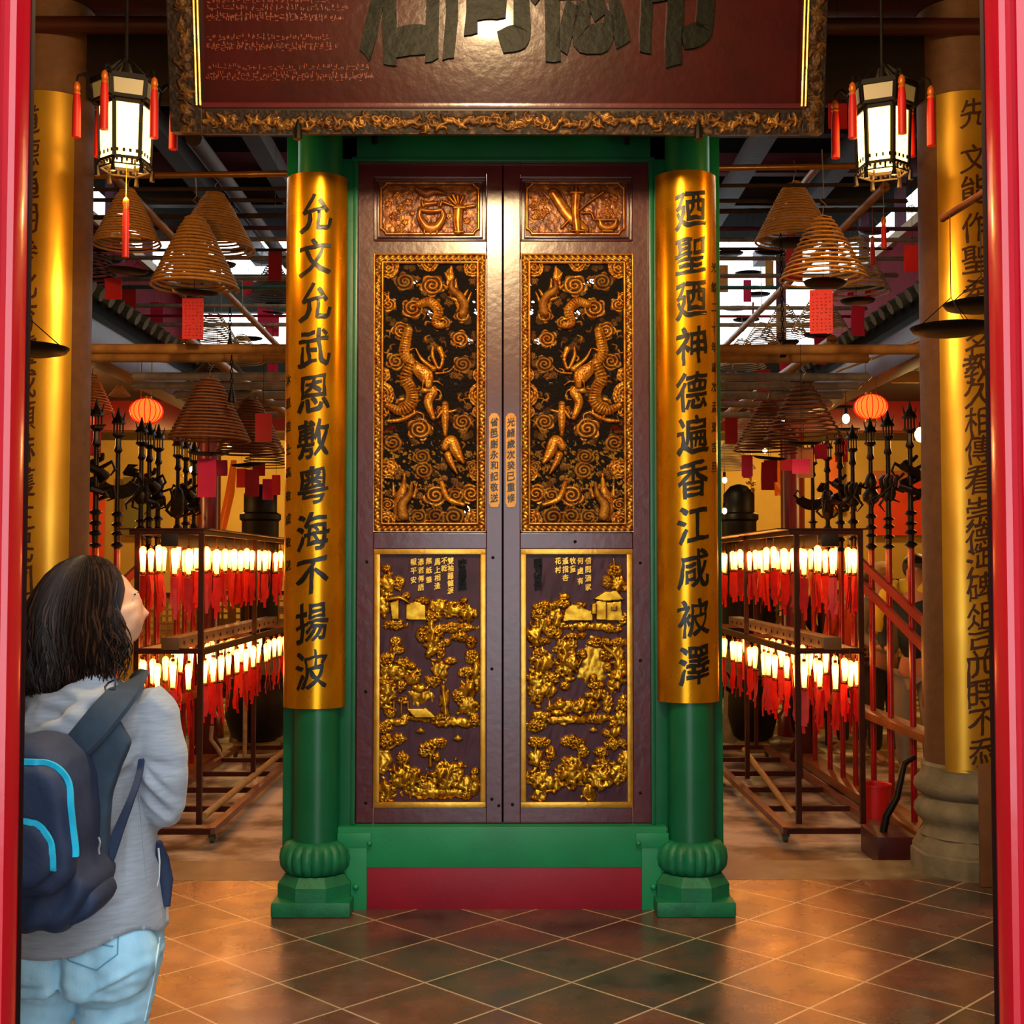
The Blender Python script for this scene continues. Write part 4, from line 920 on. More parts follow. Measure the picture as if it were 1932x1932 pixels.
def coil(px, ya, yb, w, kind, mm, label, tray=True, tag_=None, drop=.1, ztop=None, D=.5, group=None, seed=0):
    Y = min(D*F/w, 11.6); D = w*Y/F; p = W(px, ya, Y); rr = random.Random(px*7+ya)
    zt = ztop if ztop and ztop > p.z+.02 else p.z+.12
    hreal = (yb-ya)/F*Y*.96; s = D/.5
    t = thing('incense_coil', p, label, 'incense coil', group)
    me = cm[kind].copy(); me.materials.append(mm); o = child('coil', me, t, (0, 0, 0), rr.uniform(0, 6)); o.scale = (s, s, hreal/.44)
    f = MB(); q = .02
    f.tube([(0, 0, .015), (.004, 0, .05), (q, 0, .07), (-q*.6, 0, .10), (q*.4, 0, .125)]+([(0, 0, zt-p.z)] if zt-p.z > .14 else [(0, 0, .14)]), .0028, 5)
    f.build('hook', mat('wire hook', '#8c7c60', .4, .6), t, False)
    if tray:
        f = MB().tube([(0, 0, 0), (0, 0, -hreal-drop)], .0018, 4); f.build('tray_wire', M['iron'], t, False)
        child('ash_tray', TRAY, t, (rr.uniform(-.02, .02), 0, -hreal-drop), 0, rr.uniform(.85, 1.05)).rotation_euler = (rr.uniform(-.05, .2), rr.uniform(-.1, .1), 0)
    if tag_: k_ = child('wish_card', CARD[tag_], t, (rr.uniform(-.02, .03), -.02, -hreal-drop-.03), rr.uniform(-.3, .3), 1.15 if w > 150 else .95)
    if tag_ and w > 160:      # rows of tiny writing on the two big cards
        f = MB(); q2 = random.Random(px)
        for cx_ in range(5):
            for rz_ in range(11):
                if q2.random() < .88:
                    for _ in range(2): x_ = -.038+cx_*.019+q2.uniform(-.004, .002); z_ = -.018-rz_*.0165-q2.uniform(0, .006); f.box(x_, x_+q2.uniform(.003, .007), -.0035+.012*math.sin(-z_/.205*2.6), -.001+.012*math.sin(-z_/.205*2.6), z_-.0018, z_)
        f.smooth = False; f.build('lettering', mat('dark red ink', '#5c0a10', .7), k_, False)
    return t
I_, Pl = M['incense'], M['paleincense']
dk = mat('smoky incense stick', '#5c3f24', .8, 0, '#3c2818', 30)
brn = mat('rust brown incense stick', '#84491f', .75, 0, '#6a3818', 30)
coil(368, 410, 552, 165, 'dense', I_, 'large tan incense coil with a bright red card, nearest of those left of the door', True, 'r', .03, 3.86)
coil(405, 364, 478, 152, 'dense', I_, 'tan incense coil close behind the largest left coil', True, None, .1, 3.95, .49)
coil(241, 358, 470, 128, 'dense', I_, 'tan incense coil hanging right below the left palace lantern', True, None, .15, 3.86, .385)
coil(158, 405, 540, 130, 'pale', dk, 'dark smoky incense coil beside the left stone column', True, None, .08, 3.86)
coil(516, 497, 575, 96, 'pale', dk, 'small dark incense coil beside the top of the left couplet board', True, 'p', .1, 3.86)
coil(404, 592, 662, 104, 'pale', Pl, 'faint grey incense coil directly under the large red card', True, None, .05, 3.86)
coil(456, 632, 690, 86, 'pale', Pl, 'faint grey incense coil behind the thick left bamboo pole', False, None, .1, 3.86, .36)
coil(415, 672, 745, 150, 'pale', dk, 'wide grey incense coil above the brown coil on the left', False, None, .1, 3.86, .6)
coil(395, 714, 838, 154, 'dense', brn, 'large rust brown incense coil hanging low on the left side', True, 'p', .08, 2.88)
coil(473, 752, 862, 132, 'dense', brn, 'rust brown incense coil behind the lower poles, beside the left couplet board', True, 'r', .08, 2.88)
coil(505, 815, 885, 100, 'loose', dk, 'partly hidden incense coil low beside the left couplet board', False, 'p', .08, 2.88)
coil(174, 708, 784, 84, 'loose', I_, 'yellowish incense coil behind the ceremonial staffs on the left', True, 'r', .1, 3.27, .34)
coil(226, 727, 748, 40, 'loose', Pl, 'tiny burnt-down incense coil above the left red round lantern', False, None, .1, 3.27, .17)
coil(1497, 346, 462, 146, 'dense', I_, 'tan incense coil highest on the right side', True, 'r', .02, 3.98, .46)
coil(1552, 411, 538, 166, 'loose', I_, 'large open tan incense coil with a red card on the right side', True, 'r', .02, 3.86, .47)
coil(1614, 450, 562, 128, 'loose', Pl, 'pale open incense coil next to the red boarded wall', True, 'p', .05, 3.86, .44)
coil(1478, 575, 642, 90, 'pale', Pl, 'pale incense coil against the bright opening, with an iron chain before it', True, 'p', .05, 3.86, .396)
coil(1546, 556, 632, 108, 'pale', Pl, 'pale incense coil just behind the red card of the big right coil', True, 'p', .03, 3.86, .45)
coil(1436, 610, 668, 84, 'pale', Pl, 'small pale incense coil above the thick right bamboo pole', False, 'p', .1, 3.86, .33)
coil(1400, 640, 700, 90, 'pale', Pl, 'pale incense coil beside the upper right couplet board', False, None, .1, 3.86, .43)
coil(1515, 722, 836, 147, 'loose', brn, 'large rust brown incense coil low on the right side', True, 'o', .02, 2.88)
coil(1449, 757, 862, 134, 'pale', brn, 'brown incense coil overlapping the low right coil', True, 'r', .03, 2.88)
coil(1412, 778, 850, 104, 'pale', Pl, 'grey incense coil low beside the right couplet board', True, 'p', .03, 2.88)
coil(1382, 700, 780, 90, 'loose', brn, 'brown incense coil half hidden by the right couplet board', False, None, .03, 2.88)
coil(1378, 838, 890, 96, 'pale', Pl, 'lowest pale incense coil at the edge of the right couplet board', False, None, .03, 2.88)
coil(1718, 386, 408, 38, 'loose', Pl, 'tiny burnt-down grey incense coil below the right palace lantern', False, None, .1, 3.86, .2)
# burnt-out holders: a tray on wires
def tray(px, py, w, label, group=None, sq=0., ztop=3.86, Y=None, fan=True):
    Y = min(Y or .26*F/w, 11.8); p = W(px, py, Y); t = thing('hanging_ash_tray', p, label, 'ash tray', group)
    child('tray', TRAY, t, (0, 0, 0)).rotation_euler = (sq, 0, 0)
    f = MB(); L = max(.12, ztop-p.z)
    if fan:
        for k in range(3): a = k*2.1+.5; f.tube([(.12*math.cos(a), .12*math.sin(a), .01), (0, 0, .11)], .0018, 4)
        f.tube([(0, 0, .11), (0, 0, L)], .0018, 4)
    else: f.tube([(0, 0, 0), (0, 0, L)], .0018, 4)
    f.build('wire', M['iron'], t, False); return t
TG = 'small black ash trays hanging over the court'
TL = 'small round black ash tray hanging on a wire over the court'
tray(1795, 625, 160, 'big round black ash tray hanging before the right pillar board, lower of two', ztop=2.75, Y=4.0)
tray(1852, 580, 110, 'black ash tray behind the right red door post, just above the bigger tray', ztop=2.8, Y=4.3)
tray(52, 663, 150, 'big round black ash tray hanging before the left pillar board', ztop=2.9, Y=4.0)
tray(1452, 478, 58, 'tilted black ash tray hanging beneath the highest right coil', sq=.35)
for px, py, w in ((205, 492, 58), (262, 517, 66), (1375, 480, 56), (1412, 517, 50), (1650, 438, 60), (1714, 450, 50), (1428, 557, 40), (498, 493, 50), (470, 528, 40), (519, 577, 30), (1388, 583, 46), (500, 770, 52), (1382, 773, 40), (1597, 811, 34), (1587, 769, 32), (1408, 605, 40), (60, 752, 26), (470, 640, 38)):
    tray(px, py, w, TL, TG, 0.05, 3.86 if py < 650 else 3.0)
# loose cards and tassels on strings
CG = 'paper wish cards hanging over the court'
def card_at(px, y0, w, h, c, label=None, Y=None, rz=0.):
    Y = Y or .105*F/max(w, 8)*.95; Y = min(max(Y, 6.6), 11.5); p = W(px, y0, Y); s = w/F*Y
    f = MB(); me = card(s, h/F*Y, .0016, .01); me.materials.append({'r': M['redpaper'], 'p': M['pinkpaper'], 'o': M['incense']}[c])
    o = bpy.data.objects.new('wish_card', me); COL.objects.link(o); o.location = p; o.rotation_euler = (0, 0, rz)
    zt = next((q for q in (2.88, 3.86, 4.93) if q > p.z+.05), p.z+.2); k = MB().tube([(0, 0, 0), (0, 0, zt-p.z)], .0014, 4).build('string', M['iron'], o, False)
    tag(o, label or ({'r': 'red', 'p': 'pink', 'o': 'faded'}[c]+' paper wish card hanging on a string over the court'), 'wish card', None if label else {'r': 'red', 'p': 'pink', 'o': 'faded'}[c]+' '+CG)
card_at(130, 181, 36, 66, 'r', 'square red paper hanging between the left stone column and the left lantern', 6.6)
card_at(1581, 184, 36, 60, 'r', 'square red paper hanging left of the right palace lantern', 6.6)
card_at(1721, 462, 30, 52, 'r', 'red paper card hanging before the right red boarded wall', 7.0)
for px, y0, w, h, c in ((292, 570, 17, 42, 'p'), (304, 572, 8, 36, 'p'), (493, 572, 15, 46, 'p'), (508, 584, 16, 46, 'p'), (213, 525, 32, 40, 'r'), (243, 545, 26, 38, 'r'), (519, 470, 26, 60, 'r'), (468, 525, 20, 34, 'r'), (514, 686, 20, 18, 'p'), (515, 716, 22, 14, 'p'), (497, 780, 32, 54, 'r'),
                      (416, 868, 26, 30, 'p'), (456, 884, 20, 36, 'r'), (478, 898, 22, 36, 'r'), (521, 896, 16, 38, 'r'), (488, 872, 24, 26, 'r'), (170, 778, 16, 46, 'r'), (1410, 528, 15, 42, 'p'), (1452, 492, 16, 50, 'o'), (1366, 500, 16, 52, 'o'), (1492, 440, 14, 52, 'r'), (1548, 618, 24, 34, 'p'), (1485, 648, 15, 26, 'p'),
                      (1441, 700, 20, 24, 'p'), (1380, 788, 24, 50, 'r'), (1588, 826, 24, 46, 'r'), (1549, 838, 24, 28, 'p'), (1512, 866, 34, 28, 'p'), (1484, 866, 20, 22, 'p'), (1410, 868, 16, 34, 'p'), (1454, 868, 26, 42, 'r'), (1605, 525, 12, 36, 'p'), (1638, 546, 12, 22, 'r'), (1421, 570, 4, 40, 'r')):
    card_at(px, y0, w, h, c)
def long_tassel(px, y0, y1, Y, label):
    p = W(px, y0, Y); L = (y1-y0)/F*Y; t = thing('silk_tassel', p, label, 'tassel')
    f = MB().lathe([(.003, .0), (.012, -.01), (.015, -.03), (.01, -.045), (.012, -.055)], (0, 0, 0), 12).tube([(0, 0, 0), (0, 0, .3)], .0015, 4); f.build('knot', mat('tassel gold knot', '#c8641c', .4, .3), t, False)
    MB().lathe([(.01, -.05), (.014, -.07), (.015, -L), (.001, -L-.003)], (0, 0, 0), 16, lambda a, i: 1+.15*math.sin(a*8)).build('fringe', M['tassel'], t, False)
long_tassel(238, 372, 488, 5.5, 'long thin red tassel hanging straight below the left palace lantern')
long_tassel(1667, 408, 470, 6.6, 'short red tassel hanging below the right palace lantern, over a black tray')
long_tassel(1646, 445, 500, 7.4, 'thin dark red tassel between the right coils')
for px, y0, y1, lab in ((434, 585, 650, 'black iron chain with a weight behind the large left card'), (437, 675, 745, 'black iron chain with a weight crossing the left bamboo pole'), (1473, 440, 660, 'long black chain with a weight left of the open right coil')):
    f = MB(); a, b = W(px, y0, 7.3), W(px+(4 if px > 1000 else 0), y1, 7.3); n = max(8, int((a-b).length/.03))
    t = thing('weighted_chain', a, lab, 'chain')
    for i in range(n):
        p = a.lerp(b, i/n); f.tube([p+Vector(((.008*math.cos(q) if i % 2 else 0), (0 if i % 2 else .008*math.cos(q)), .018*math.sin(q))) for q in [j*math.pi/3 for j in range(6)]], .003, 4, closed=True)
    f.build('links', M['iron'], t); c = b
    MB().lathe([(.003, .07), (.008, .05), (.012, .02), (.02, 0), (.024, -.04), (.02, -.045)], c, 10, lambda q, i: 1+.15*math.sin(q*5)).build('weight', M['iron'], t)
# ================================================================ lamp racks
YR = 7.8; LR = 3.3
BULB = mat('glowing prayer bulb', '#fff0c0', .3, emit='#ff9a40', es=9.0)
def _grade():
    n, l = BULB.node_tree.nodes, BULB.node_tree.links; b = n['Principled BSDF']; tc = n['Texture Coordinate']; s = n.new('ShaderNodeSeparateXYZ'); l.new(tc.outputs['Object'], s.inputs[0])
    mr = n.new('ShaderNodeMapRange'); mr.inputs['From Min'].default_value = -.17; mr.inputs['From Max'].default_value = -.015; l.new(s.outputs['Z'], mr.inputs['Value'])
    r = n.new('ShaderNodeValToRGB'); e = r.color_ramp.elements; e[0].color = (.12, .12, .12, 1); e[1].color = (.1, .1, .1, 1); x = e.new(.3); x.color = (.6, .6, .6, 1); x = e.new(.62); x.color = (1, 1, 1, 1); x = e.new(.85); x.color = (.7, .7, .7, 1)
    l.new(mr.outputs[0], r.inputs[0]); m_ = n.new('ShaderNodeMath'); m_.operation = 'MULTIPLY'; m_.inputs[1].default_value = 24; l.new(r.outputs[0], m_.inputs[0]); l.new(m_.outputs[0], b.inputs['Emission Strength'])
_grade()
HOLD = mat('copper lamp holder', '#8a4a20', .3, .6)
bm_ = MB().lathe([(.005, 0), (.013, .004), (.0155, .05), (.021, .125), (.019, .142), (.01, .152), (.005, .155)], (0, 0, -.17), 12).mesh('bulb'); bm_.materials.append(BULB)
hm_ = MB().tube([(0, 0, -.015), (0, 0, .0)], .012, 8).tube([(0, 0, 0), (0, 0, .05)], .003, 5).lathe([(.008, -.185), (.02, -.178), (.018, -.168)], (0, 0, 0), 10).tube([(.024, 0, -.172), (.029, 0, -.02)], .002, 4).tube([(-.024, 0, -.172), (-.029, 0, -.02)], .002, 4).mesh('holder'); hm_.materials.append(HOLD)
strips = []
for k in range(5):
    f = MB(); rr = random.Random(k+50)
    for q in range(3):
        g = MB(); w, h = (.034, .20-.02*q+.02*rr.random()) if q < 2 else (.02, .25)
        x = (-.008, .008, .0)[q]; yy = q*.006-.006; n = 5; c = []
        for i in range(n+1):
            z = -.19-h*i/n; y = yy+.01*math.sin(i/n*3+q+k); dx = .01*rr.uniform(-1, 1)*i/n+x
            g.v += [(-w/2+dx, y, z), (w/2+dx, y, z), (w/2+dx, y+.0015, z), (-w/2+dx, y+.0015, z)]
        for i in range(n): a = i*4; g.f += [(a+j, a+(j+1) % 4, a+4+(j+1) % 4, a+4+j) for j in range(4)]
        g.f += [(0, 1, 2, 3), (n*4+3, n*4+2, n*4+1, n*4)]; f.add(g.v, g.f)
    me = f.mesh('strips'); me.materials.append(mat('red lamp streamer', '#e01512', .55, 0, '#c00e10', 20)); strips.append(me)
def prayer_lamp(p, label, group, rz, k, s=1.):
    t = thing('prayer_lamp', p, label, 'prayer lamp', group); t.rotation_euler = (0, 0, rz); t.scale = (s, s, s)
    child('bulb', bm_, t); child('lamp_holder', hm_, t); child('paper_streamer', strips[k], t); return t
def rack(xc, side):
    t = thing('lamp_rack', (xc, YR, -.1), 'wheeled brown steel rack with two tiers of lit prayer lamps, %s side of court' % side, 'lamp rack')
    x0, x1, y1 = -.2, .2, YR+LR; zt = 1.92-.1; z2 = 1.075
    V = lambda x, y, z: (xc+x, y, z)
    for x in (x0, x1):
        for y in (YR, YR+LR/2, y1): MB().bar(V(x, y, 0), V(x, y, zt), .032).build('post', M['steel'], t)
        for z, w in ((zt, .03), (z2, .03), (z2-.02, .02)): MB().bar(V(x, YR-.02, z), V(x, y1+.02, z), w).build('long_rail', M['steel'], t)
    for z in (zt, z2):
        for y in (YR, YR+LR/2, y1): MB().bar(V(x0-.05 if z == zt else x0, y, z), V(x1, y, z), .034).build('cross_rail', M['steel'], t)
    f = MB().box(xc-.33, xc+.26, YR-.03, y1, zt+.016, zt+.024); f.smooth = False; f.build('top_plate', M['steel'], t)
    MB().box(xc-.05, xc+.06, YR-.03, y1, zt-.09, zt-.01, .004).build('ridge_beam', M['wood'], t)
    f = MB().box(xc-.04, xc+.07, YR-.03, y1, z2+.01, z2+.085, .004)
    wb = f.build('shelf_beam', mat('perforated wooden beam', '#7d5a34', .5, 0, '#4f3520', 8), t)
    for q in range(16): yy = YR+.1+q*.2; MB().tube([(xc-.045, yy, z2+.045), (xc+.075, yy, z2+.045)], .012, 8).build('peg', M['iron'], wb)
    bx = .3
    for x in (-bx, bx): MB().bar(V(x, YR-.12, -.018), V(x, y1+.1, -.018), .05, .04).build('base_rail', mat('worn plum steel rail', '#8a5a4c', .35, .2, '#5a2c26', 10), t)
    for i in range(6): y = YR-.12+(LR+.22)*i/5; MB().bar(V(-bx, y, -.018), V(bx, y, -.018), .035).build('base_cross', M['steel'], t)
    for x in (-bx+.0, bx-.0):
        for y in (YR-.06, y1+.04):
            c = MB().box(xc+x-.03, xc+x+.03, y-.03, y+.03, -.045, -.036); c.bar(V(x-.022, y, -.04), V(x-.022, y, -.065), .006, .04).bar(V(x+.022, y, -.04), V(x+.022, y, -.065), .006, .04)
            w = c.build('caster', mat('grey steel bracket', '#777064', .4, .6), t)
            k = MB().lathe([(.012, -.013), (.04, -.013), (.042, 0), (.04, .013), (.012, .013)], (0, 0, 0), 20); k.xf(Matrix.Translation(Vector(V(x, y, -.064)))@Matrix.Rotation(math.pi/2, 4, 'Y')@Matrix.Diagonal((.85, .85, 1, 1))); k.build('wheel', mat('grey rubber wheel', '#4a4a44', .7), w)
    rr = random.Random(3 if side == 'left' else 9)
    for tier, zz in (('upper', zt-.075), ('lower', z2-.05)):
        g = 'prayer lamps on the %s tier of the %s rack' % (tier, side); lab = 'small lit prayer lamp with red paper streamers on the %s tier of the %s rack' % (tier, side)
        n = 13
        for x in (x0, x1):
            for i in range(n): prayer_lamp(V(x+rr.uniform(-.02, .02)-(.0), YR+.09+i*(LR-.1)/n+rr.uniform(-.03, .03), zz+rr.uniform(-.012, .012)), lab, g, rr.uniform(0, 6), rr.randrange(5), rr.uniform(.92, 1.08))
        for i in range(4): prayer_lamp(V(x0+.04+i*.095, YR+rr.uniform(-.03, .02), zz+rr.uniform(-.015, .015)), lab, g, rr.uniform(0, 6), rr.randrange(5), 1.06)
        for i in range(6): prayer_lamp(V(rr.uniform(-.08, .08), YR+.3+i*.5, zz+rr.uniform(-.01, .02)), lab, g, rr.uniform(0, 6), rr.randrange(5))
XL, XR = W(320, 1070, YR).x, W(1563, 1070, YR).x
rack(XL, 'left'); rack(XR, 'right')
def stick(a, b, r, mm, label, name='pole', cat='pole'):
    f = MB().tube([Vector((0, 0, 0)), (b-a)*.5, b-a], r, 10); o = f.build(name, mm); o.location = a; return tag(o, label, cat)
pal = mat('bare pale bamboo', '#b99a62', .45, 0, '#9a7c48', 12)
stick(Vector((W(384, 1545, 7.9).x, 7.9, .03)), Vector((W(545, 1400, 10.9).x, 10.9, .03)), .024, pal, 'bare bamboo pole lying on the base of the left lamp rack')
stick(Vector((W(1498, 1541, 7.9).x, 7.9, .03)), Vector((W(1404, 1392, 10.6).x, 10.6, .05)), .022, pal, 'bare bamboo pole lying on the base of the right lamp rack')
# ================================================================ ceremonial staffs and their stands
def staff(x, Y, ztop, seed, label):
    rr = random.Random(seed); t = thing('ceremonial_staff', (x, Y, -.1), label, 'ceremonial staff')
    V = lambda dx, dy, z: (x+dx, Y+dy, z); zr = 1.72
    MB().tube([V(0, 0, -.04), V(0, 0, zr)], .021, 12).build('shaft', M['redpole'], t)
    prof = [(.022, zr)]; z = zr
    for k in range(4):
        h = rr.uniform(.03, .05); prof += [(.022, z+h*.2), (.042, z+h*.5), (.038, z+h*.7), (.02, z+h)]; z += h+rr.uniform(.015, .04)
    prof += [(.018, z), (.016, ztop-.3)]
    MB().lathe(prof, V(0, 0, 0), 12, lambda a, i: 1+.08*math.sin(a*6)).build('collar', M['bronze'], t)
    f = MB(); zc = z+.13; kind = seed % 5
    if kind == 0:     # crescent axe
        pts = [(.16*math.cos(a), .13*math.sin(a)) for a in [R(200+q*14) for q in range(11)]]
        f.ngon([(x+p, zc+.06+q) for p, q in pts]+[(x+.09*math.cos(a), zc+.07+.05*math.sin(a)) for a in [R(340-q*20) for q in range(8)]], Y-.012, Y+.012)
        f.tube([V(-.12, 0, zc+.02), V(-.16, 0, zc+.06), V(-.13, 0, zc+.1), V(-.1, 0, zc+.07)], [.014, .012, .01, .004], 6)
        for a in range(4): f.tube([V(.04, 0, zc+.1), V(.08+.02*a, 0, zc+.15-.02*a), V(.13+.01*a, .01, zc+.16-.035*a)], [.012, .02, .003], 6)
    elif kind == 1:   # coiled dragon
        f.tube([V(.07*math.sin(q*1.1)*(1-.03*q), .04*math.cos(q*1.1), zc-.1+q*.022) for q in range(14)], [.012+.02*math.sin(q/13*math.pi) for q in range(14)], 8)
        for s_ in (-1, 1): f.tube([V(s_*.03, 0, zc+.1), V(s_*.1, 0, zc+.14), V(s_*.12, 0, zc+.09), V(s_*.09, 0, zc+.05)], [.014, .012, .01, .004], 6)
        for s_ in (-1, 1): f.tube([V(s_*.04, 0, zc-.04), V(s_*.11, 0, zc-.02), V(s_*.12, 0, zc-.09), V(s_*.07, 0, zc-.11)], [.014, .014, .01, .004], 6)
    elif kind == 2:   # gourd and ribbons
        f.lathe([(.01, zc-.1), (.055, zc-.06), (.06, zc-.02), (.03, zc+.03), (.045, zc+.07), (.03, zc+.12), (.008, zc+.15)], V(0, 0, 0), 14)
        for s_ in (-1, 1): f.tube([V(0, 0, zc+.02), V(s_*.09, 0, zc+.05), V(s_*.11, .01, zc-.02), V(s_*.06, 0, zc-.09), V(s_*.1, 0, zc-.14)], [.01, .012, .012, .01, .003], 6)
    elif kind == 3:   # hand grasping a brush
        f.ball(V(0, 0, zc), .055, 12, 8, (1, .6, 1.2))
        for q in range(4): f.tube([V(-.05+.03*q, -.02, zc+.03), V(-.06+.035*q, -.03, zc+.09), V(-.04+.03*q, -.04, zc+.12)], [.016, .015, .01], 6)
        f.tube([V(-.1, -.03, zc-.06), V(.1, -.03, zc+.13)], .01, 8); f.tube([V(-.05, 0, zc-.02), V(-.11, 0, zc-.05), V(-.1, 0, zc-.1)], [.014, .012, .004], 6)
    else:             # melon hammer with fins
        f.lathe([(.015, zc-.12), (.04, zc-.1), (.05, zc-.02), (.055, zc+.05), (.04, zc+.11), (.015, zc+.13)], V(0, 0, 0), 24, lambda a, i: 1-.18*abs(math.cos(a*3)))
        for s_ in (-1, 1): f.tube([V(s_*.04, 0, zc-.1), V(s_*.09, 0, zc-.05), V(s_*.05, 0, zc)], [.008, .012, .004], 6)
    f.build('finial_ornament', M['bronze'], t)
    f = MB(); zt = ztop-.3
    f.lathe([(.015, zt), (.03, zt+.02), (.02, zt+.05), (.02, zt+.1), (.045, zt+.12), (.042, zt+.13)], V(0, 0, 0), 8)
    for a in range(4): f.tube([V(.03*math.cos(a*1.57), .03*math.sin(a*1.57), zt+.13), V(.03*math.cos(a*1.57), .03*math.sin(a*1.57), zt+.2)], .006, 5)
    f.lathe([(.05, zt+.2), (.045, zt+.215), (.02, zt+.25), (.012, zt+.28), (.004, zt+.31)], V(0, 0, 0), 8); f.tube([V(-.03, 0, zt+.22), V(-.045, 0, zt+.28)], [.008, .003], 5).tube([V(.03, 0, zt+.22), V(.045, 0, zt+.28)], [.008, .003], 5)
    f.build('lantern_tip', M['bronze'], t)
names = ['first', 'second', 'third', 'fourth', 'fifth', 'sixth', 'seventh', 'eighth']
ornm = ['crescent axe', 'coiled dragon', 'gourd and ribbon', 'grasping hand', 'fluted melon']
XS = 2.6
for i, (px, sd) in enumerate(((181, 1), (222, 0), (266, 3), (281, 6), (298, 2), (335, 4), (350, 11), (366, 8))):
    Y = XS*F/(955-px); staff(-XS, Y, 2.66, sd, 'red staff with dark %s finial, %s from front in the left stand' % (ornm[sd % 5], names[i]))
for i, (px, sd) in enumerate(((1720, 6), (1678, 3), (1645, 2), (1611, 8), (1587, 1), (1563, 4), (1535, 5))):
    Y = XS*F/(px-955); staff(XS, Y, 2.66, sd, 'red staff with dark %s finial, %s from front in the right stand' % (ornm[sd % 5], names[i]))
for s_, nm in ((-1, 'left'), (1, 'right')):
    x = s_*XS; t = thing('staff_stand', (x, 7.5, -.1), 'dark red wooden stand holding the ceremonial staffs on the %s side' % nm, 'staff stand')
    ye = 10.9
    MB().box(x-.07, x+.07, 7.5, ye, .53, .585, .005).build('middle_rail', mat('orange brown wood', '#8c5024', .4, 0, '#6a3818', 6), t)
    MB().box(x-.09, x+.09, 7.5, ye, -.09, -.02, .005).build('foot_rail', mat('orange brown wood', '#8c5024'), t)
    for y in (7.5, ye):
        f = MB().box(x-.055, x+.055, y-.055, y+.055, -.1, .74, .012).lathe([(.04, .74), (.035, .76), (.05, .785), (.055, .82), (.04, .86), (.01, .875)], (x, y, 0), 20)
        p = f.build('newel_post', M['darkred'], t)
        f = MB(); f.ngon([(x-.12, -.1), (x+.12, -.1), (x+.115, .02), (x+.07, .1), (x+.055, .22), (x-.055, .22), (x-.07, .1), (x-.115, .02)], y-.03, y+.03); f.build('foot_bracket', M['darkred'], t)
    for dz in (0, -.16): MB().bar((x-.02, 7.62, 1.25+dz), (x-.02, 9.3, 1.72+dz), .025, .06).build('sloping_rail', mat('flat red paint', '#7c1014', .7, spec=.2), t)
    MB().bar((x-.02, 7.62, .74), (x-.02, 7.62, 1.3), .05).build('side_post', M['darkred'], t)
p = W(1689, 1600, 7.2)
f = MB().box(p.x-.115, p.x+.115, 7.15, 7.5, -.1, .055, .008); tag(f.build('wooden_block', M['darkred']), 'low dark red wooden block at the foot of the right staff stand', 'block')
f = MB().tube([W(1666, 1572, 7.3), W(1672, 1540, 7.3), W(1692, 1505, 7.3), W(1700, 1470, 7.32), W(1706, 1440, 7.34), W(1726, 1428, 7.36)], [.022, .022, .02, .018, .017, .016], 10)
tag(f.build('curved_handle', M['iron']), 'black curved iron handle rising from the block by the right stand', 'handle')
p = Vector((W(1652, 1500, 8.0).x, 8.0, -.1))
t = thing('red_bucket', p, 'red plastic bucket between the right rack and the staff stand', 'bucket')
MB().lathe([(.06, .0), (.08, .005), (.095, .3), (.1, .3), (.1, .315), (.088, .31), (.075, .02), (.01, .015)], (0, 0, .0), 24).build('tub', mat('red plastic', '#c4181c', .4), t, False)
MB().tube([(.095*math.cos(a), .02, .29-.16*math.sin(a)) for a in [math.pi*q/10 for q in range(11)]], .004, 5).build('bail_handle', M['iron'], t, False)
# ================================================================ round red lanterns and bare bulbs
def round_lantern(px, py, w, Y, label):
    p = W(px, py, Y); r = w/2/F*Y; t = thing('round_lantern', p, label, 'lantern')
    MB().lathe([(r*math.sin(math.pi*i/14) if 0 < i < 14 else .25*r, -r*.78*math.cos(math.pi*i/14)) for i in range(1, 14)], (0, 0, 0), 48, lambda a, i: 1-.05*abs(math.cos(a*9))**5).build('silk_shade', mat('glowing red silk', '#ff5a30', .5, emit='#ff5a1c', es=2.6), t, False)
    for q in range(18):
        a = math.pi/9*q; pts = [((r*1.012)*math.sin(math.pi*i/10)*math.cos(a), (r*1.012)*math.sin(math.pi*i/10)*math.sin(a), -r*.785*math.cos(math.pi*i/10)) for i in range(1, 10)]
        MB().tube(pts, .0035, 4).build('rib', mat('red lantern rib', '#c80c10', .4, emit='#ff1008', es=.6), t, False)
    bf = mat('brass fitting', '#b07a2c', .35, .8); MB().lathe([(r*.35, r*.74), (r*.35, r*.9), (.01, r*.9)], (0, 0, 0), 16).build('brass_cap', bf, t, False)
    MB().lathe([(.01, -r*.9), (r*.35, -r*.9), (r*.35, -r*.74)], (0, 0, 0), 16).build('bottom_cap', bf, t, False)
    for q in (-.04, .04): MB().tube([(q, 0, r*.9), (q, 0, r*.9+.35)], .004, 4).build('cord', bf, t, False)
round_lantern(1643, 768, 62, 9.5, 'glowing red round lantern hanging under the right aisle beam')
round_lantern(276, 776, 62, 9.5, 'glowing red round lantern hanging under the left aisle beam')
round_lantern(146, 722, 50, 9.6, 'red round lantern half hidden by the left stone column')
WB = mat('warm bare bulb', '#fff4d0', .3, emit='#ffdc90', es=30)
def bulb(px, py, w, Y, label, group=None):
    p = W(px, py, Y); r = w/2/F*Y; t = thing('light_bulb', p, label, 'light bulb', group)
    MB().ball((0, 0, 0), r, 12, 8, (1, 1, 1.3)).build('glass', WB, t, False)
    MB().tube([(0, 0, r*1.2), (0, 0, r*1.2+.05)], .016, 8).tube([(0, 0, r*1.2+.05), (0, 0, r*1.2+.3)], .003, 4).build('socket', M['iron'], t, False)
bulb(1596, 790, 14, 9.8, 'bare lit bulb hanging beside the right red round lantern'); bulb(1737, 820, 22, 11, 'very bright bulb next to the right stone column')
